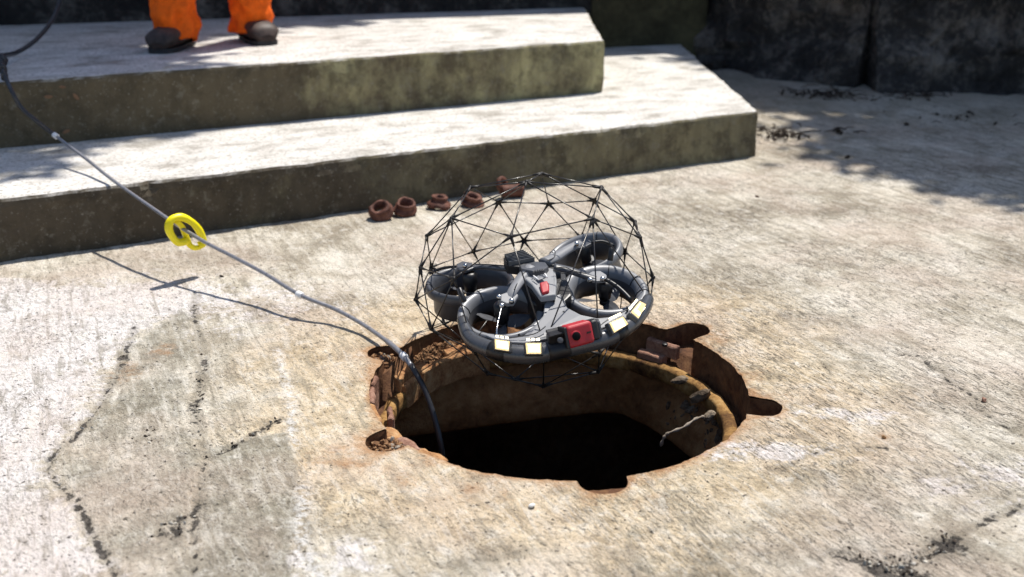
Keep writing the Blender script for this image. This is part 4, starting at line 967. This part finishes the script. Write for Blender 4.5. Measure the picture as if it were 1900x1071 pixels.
skin('body', V, [(0, 1), (1, 2), (2, 3), (3, 4), (1, 5), (5, 6), (6, 7), (1, 8), (8, 9), (9, 10), (0, 11), (11, 12), (12, 13), (0, 14), (14, 15), (15, 16)],
     [(.13, .10), (.15, .10), .055, (.078, .09), (.05, .06), .05, .04, .028, .05, .04, .028, .08, .055, .04, .08, .055, .04], M['skin'], per)
skin('jacket', [pel + Vector((0, 0, -.04)), pel + Vector((0, 0, .1)), ch, nk - Vector((0, 0, .06)), sl, el, wl.lerp(el, .12), sr, er, wr.lerp(er, .12)], [(0, 1), (1, 2), (2, 3), (2, 4), (4, 5), (5, 6), (2, 7), (7, 8), (8, 9)],
     [(.17, .13), (.16, .13), (.18, .13), .075, .075, .06, .045, .075, .06, .045], M['trouser'], per)
def hand(wp, d, parent):
    skin('hand', [wp, wp + d * .05, wp + d * .09], [(0, 1), (1, 2)], [(.026, .018), (.040, .017), (.036, .014)], M['skin'], parent, sub=1)
    x = d.cross(Vector((0, 0, 1))).normalized()
    for i, L in enumerate((.055, .065, .06, .045)):
        p = wp + d * .08 + x * (i - 1.5) * .019; dn_ = (d + Vector((0, -.7, -.4))).normalized()
        skin('finger', [p, p + d * L * .45, p + d * L * .45 + dn_ * L * .35, p + dn_ * L * .6 + Vector((0, -.01, -.02))], [(0, 1), (1, 2), (2, 3)], [.009, .0085, .008, .007], M['skin'], parent, sub=1)
    p = wp + d * .03 + x * .03; skin('thumb', [p, p + x * .02 + d * .02, p + x * .015 + d * .045], [(0, 1), (1, 2)], [.011, .0095, .008], M['skin'], parent, sub=1)
hand(wl, (hand_pt - wl + Vector((-.02, -.05, -.02))).normalized(), per); hand(wr, (wr - er).normalized(), per)
bm = bmesh.new(); res = bmesh.ops.create_icosphere(bm, subdivisions=3, radius=1)
for v in res['verts']:
    q = v.co.copy(); v.co = hd + Vector((0, .01, .055)) + Vector((q.x * .105, q.y * .125, max(q.z, -.15) * .105))
from_bm('helmet', bm, M['helmet'], per)
for s in (-1, 1):
    bm = bmesh.new(); blob(bm, hd + Vector((s * .032, -.083, .0)), .010, 2, (1, .7, .8), 0); from_bm('eye', bm, M['hair'], per)
bm = bmesh.new(); blob(bm, hd + Vector((0, -.098, -.025)), .014, 2, (.7, .9, 1.3), 0); from_bm('nose', bm, M['skin'], per)
tube('mouth', [hd + Vector((-.022, -.080, -.055)), hd + Vector((0, -.088, -.056)), hd + Vector((.022, -.080, -.055))], .004, M['red'], per, 8)
def trouser_leg(foot, knee, hip, side, fold_seed, rx=.083, ry=.092):
    """loose work trousers: many rings with folds, open flared hem resting on the boot"""
    path = smooth_path([foot + Vector((0, .028, .036)), foot + Vector((0, .036, .09)), foot + Vector((.0, .035, .16)), foot.lerp(knee, .55) + Vector((0, .02, 0)), knee, hip], 10)
    n = 64; bm = bmesh.new(); rows = []
    for i, c in enumerate(path):
        h = c.z - foot.z; row = []
        for k in range(n):
            a = 2 * math.pi * k / n; x, y = math.cos(a), math.sin(a)
            s = 1 + .16 * max(0, (h - .5) / .4)
            dr = -.014 * abs(noise.noise(Vector((x * 1.8 + fold_seed, y * 1.8, h * 9 + x * .9 * side)))) + .012 * noise.fractal(Vector((x * 1.4 + fold_seed, y * 1.4, h * 16 + x * 1.2)), .8, 2, 3) + .009 * math.sin(h * 62 + x * 2.2 * side + noise.noise(Vector((x * 2, y * 2, fold_seed))) * 3) * math.exp(-h / .22) * (.5 + .5 * abs(y))
            z = c.z + (.020 * max(0, -y) * (i == 0)) - (.025 * max(0, y) if i == 0 else 0) + (.010 * max(0, -y) if i == 1 else 0)
            row.append(bm.verts.new((c.x + x * (rx * s + dr), c.y + y * (ry * s + dr), z)))
        rows.append(row)
    for i in range(len(rows) - 1):
        for k in range(n): bm.faces.new((rows[i][k], rows[i][(k + 1) % n], rows[i + 1][(k + 1) % n], rows[i + 1][k]))
    o = from_bm('trouser_leg', bm, M['trouser'], per); m_ = o.modifiers.new('thick', 'SOLIDIFY'); m_.thickness = .003; return o
trouser_leg(fl, kl, hl, -1, 1.3, .080); trouser_leg(fr, kr, hr, 1, 5.1, .080)
def boot(foot, yaw, lb):
    """rounded safety boot: toe towards -y before yaw"""
    Rz = Matrix.Rotation(yaw, 3, 'Z'); rows = []; bm = bmesh.new()
    secs = [(-.178, .024, .016, .040), (-.171, .045, .030, .062), (-.152, .058, .044, .080), (-.115, .063, .050, .090), (-.07, .060, .058, .098), (-.03, .053, .072, .112), (.0, .043, .085, .125), (.03, .042, .09, .14), (.07, .041, .09, .14), (.095, .034, .085, .13), (.105, .018, .07, .10)]
    secs = [(y * .94, w_ * .88, hh, top * .90 if y < 0 else top) for (y, w_, hh, top) in secs]
    n = 24
    for (y, w_, hh, top) in secs:
        row = []
        for k in range(n):
            a = math.pi * 2 * k / n; x = (math.copysign(abs(math.cos(a)) ** .45, math.cos(a)) if math.sin(a) < 0 else math.cos(a)) * w_; z = .012 + (top - .012) * (.5 + .5 * math.sin(a)) ** .8
            row.append(bm.verts.new(foot + Rz @ Vector((x, y, z))))
        rows.append(row)
    for i in range(len(rows) - 1):
        for k in range(n):
            f = bm.faces.new((rows[i][k], rows[i][(k + 1) % n], rows[i + 1][(k + 1) % n], rows[i + 1][k]))
            f.material_index = 0
    bm.faces.new(rows[0][::-1]); bm.faces.new(rows[-1])
    o = from_bm('boot', bm, M['boot'], per)
    prof = [(y, w_) for (y, w_, _, _) in secs]; pts = [foot + Rz @ Vector((w_ - .004, y, 0)) for y, w_ in prof] + [foot + Rz @ Vector((-w_ + .004, y, 0)) for y, w_ in reversed(prof)]
    bm = bmesh.new(); add_prism(bm, [p + Vector((0, 0, .017)) for p in pts], Vector((0, 0, -.016))); s = from_bm('sole', bm, M['sole'], None, False); s.parent = o; s.matrix_parent_inverse = Matrix()
    bm = bmesh.new()
    for (y, w_, hh, top) in secs[:4]: pass
    rows = []
    for (y, w_, hh, top) in secs[:5]:
        rows.append([bm.verts.new(foot + Rz @ Vector((math.cos(a) * (w_ + .0022), y - .002, .015 + (top - .012) * (.5 + .5 * math.sin(a)) ** .8 * .99))) for a in np.linspace(-.1, math.pi + .1, 15)])
    for i in range(4):
        for k in range(14): bm.faces.new((rows[i][k], rows[i][k + 1], rows[i + 1][k + 1], rows[i + 1][k]))
    t = from_bm('toe_cap', bm, M['toe'], None); t.parent = o; t.matrix_parent_inverse = Matrix()
boot(fl + Vector((0, .05, 0)), R(-8), ''); boot(fr + Vector((-.005, .05, 0)), R(32), '')

# ------------------------------------------------------------ trees beyond the wall: their crowns shade the far ground
def tree(base, regions, nleaf, label, h=(4.6, 6.4)):
    t = thing('tree', base, label, 'tree', 'trees beyond the wall')
    b = Vector(base); crown_c = Vector((sum(r[0] for r in regions) / len(regions), sum(r[1] for r in regions) / len(regions), 0)) + Vector((SUN.x, SUN.y, 0)) / SUN.z * 5.4
    top = Vector((crown_c.x * .5 + b.x * .5, crown_c.y * .5 + b.y * .5, 3.2))
    tube('trunk', smooth_path([b, b + Vector((.05, -.03, 1.0)), b.lerp(top, .6) + Vector((0, 0, 1.2)), top + Vector((0, 0, 1.6))], 5), [.16 - .006 * i for i in range(16)], M['bark'], t, 12)
    bm = bmesh.new(); br = bmesh.new()
    for (gx, gy, sx, sy, wgt) in regions:
        for _ in range(int(nleaf * wgt)):
            # clump centres spread through a lens of the crown
            g = Vector((gx + random.uniform(-1, 1) * sx, gy + random.uniform(-1, 1) * sy, 0))
            if ((g.x - gx) / sx) ** 2 + ((g.y - gy) / sy) ** 2 > 1 + .35 * noise.noise(g * 3): continue
            z = random.uniform(*h); c = g + Vector((SUN.x, SUN.y, 0)) / SUN.z * z + Vector((0, 0, z))
            if random.random() < .10: add_tube(br, [top, top.lerp(c, .5) + Vector((0, 0, .15)), c], [.03, .015, .005], 5)
            for _ in range(16):
                p = c + Vector((random.gauss(0, .10), random.gauss(0, .10), random.gauss(0, .08))); n = Vector((random.gauss(0, .6), random.gauss(0, .6), 1)).normalized(); x, y, z_ = frame_of(n)
                a = random.uniform(0, 6.28); dx = x * math.cos(a) + y * math.sin(a); dy = y * math.cos(a) - x * math.sin(a); L = random.uniform(.05, .085)
                v = [bm.verts.new(p + q) for q in (-dx * L, dy * L * .42 + z_ * .008, dx * L, -dy * L * .42 + z_ * .008)]; bm.faces.new((v[0], v[1], v[2])); bm.faces.new((v[0], v[2], v[3]))
    from_bm('crown', bm, M['leaf'], t, False); from_bm('branches', br, M['bark'], t)
tree((5.2, 7.9, 0), [(2.75, 3.95, 1.55, .80, 1.0), (1.22, 5.0, .35, .32, .12), (1.95, 5.0, 1.0, .55, .60), (1.30, 3.35, .0001, .0001, 0), (2.1, 3.33, .75, .17, .16)], 1000, 'leafy tree beyond the stone wall shading the right of the yard')
tree((-1.9, 7.4, 0), [(-2.35, 3.75, .85, .75, .8), (-1.75, 4.25, .5, .28, .22), (-1.15, 4.55, .35, .12, .05), (-2.1, 2.75, .42, .14, .06), (-1.75, 3.36, .50, .20, .26), (-1.66, 2.86, .24, .12, .05)], 700, 'leafy tree beyond the back wall shading the left of the steps')

S.render.resolution_x = 1024; S.render.resolution_y = 577
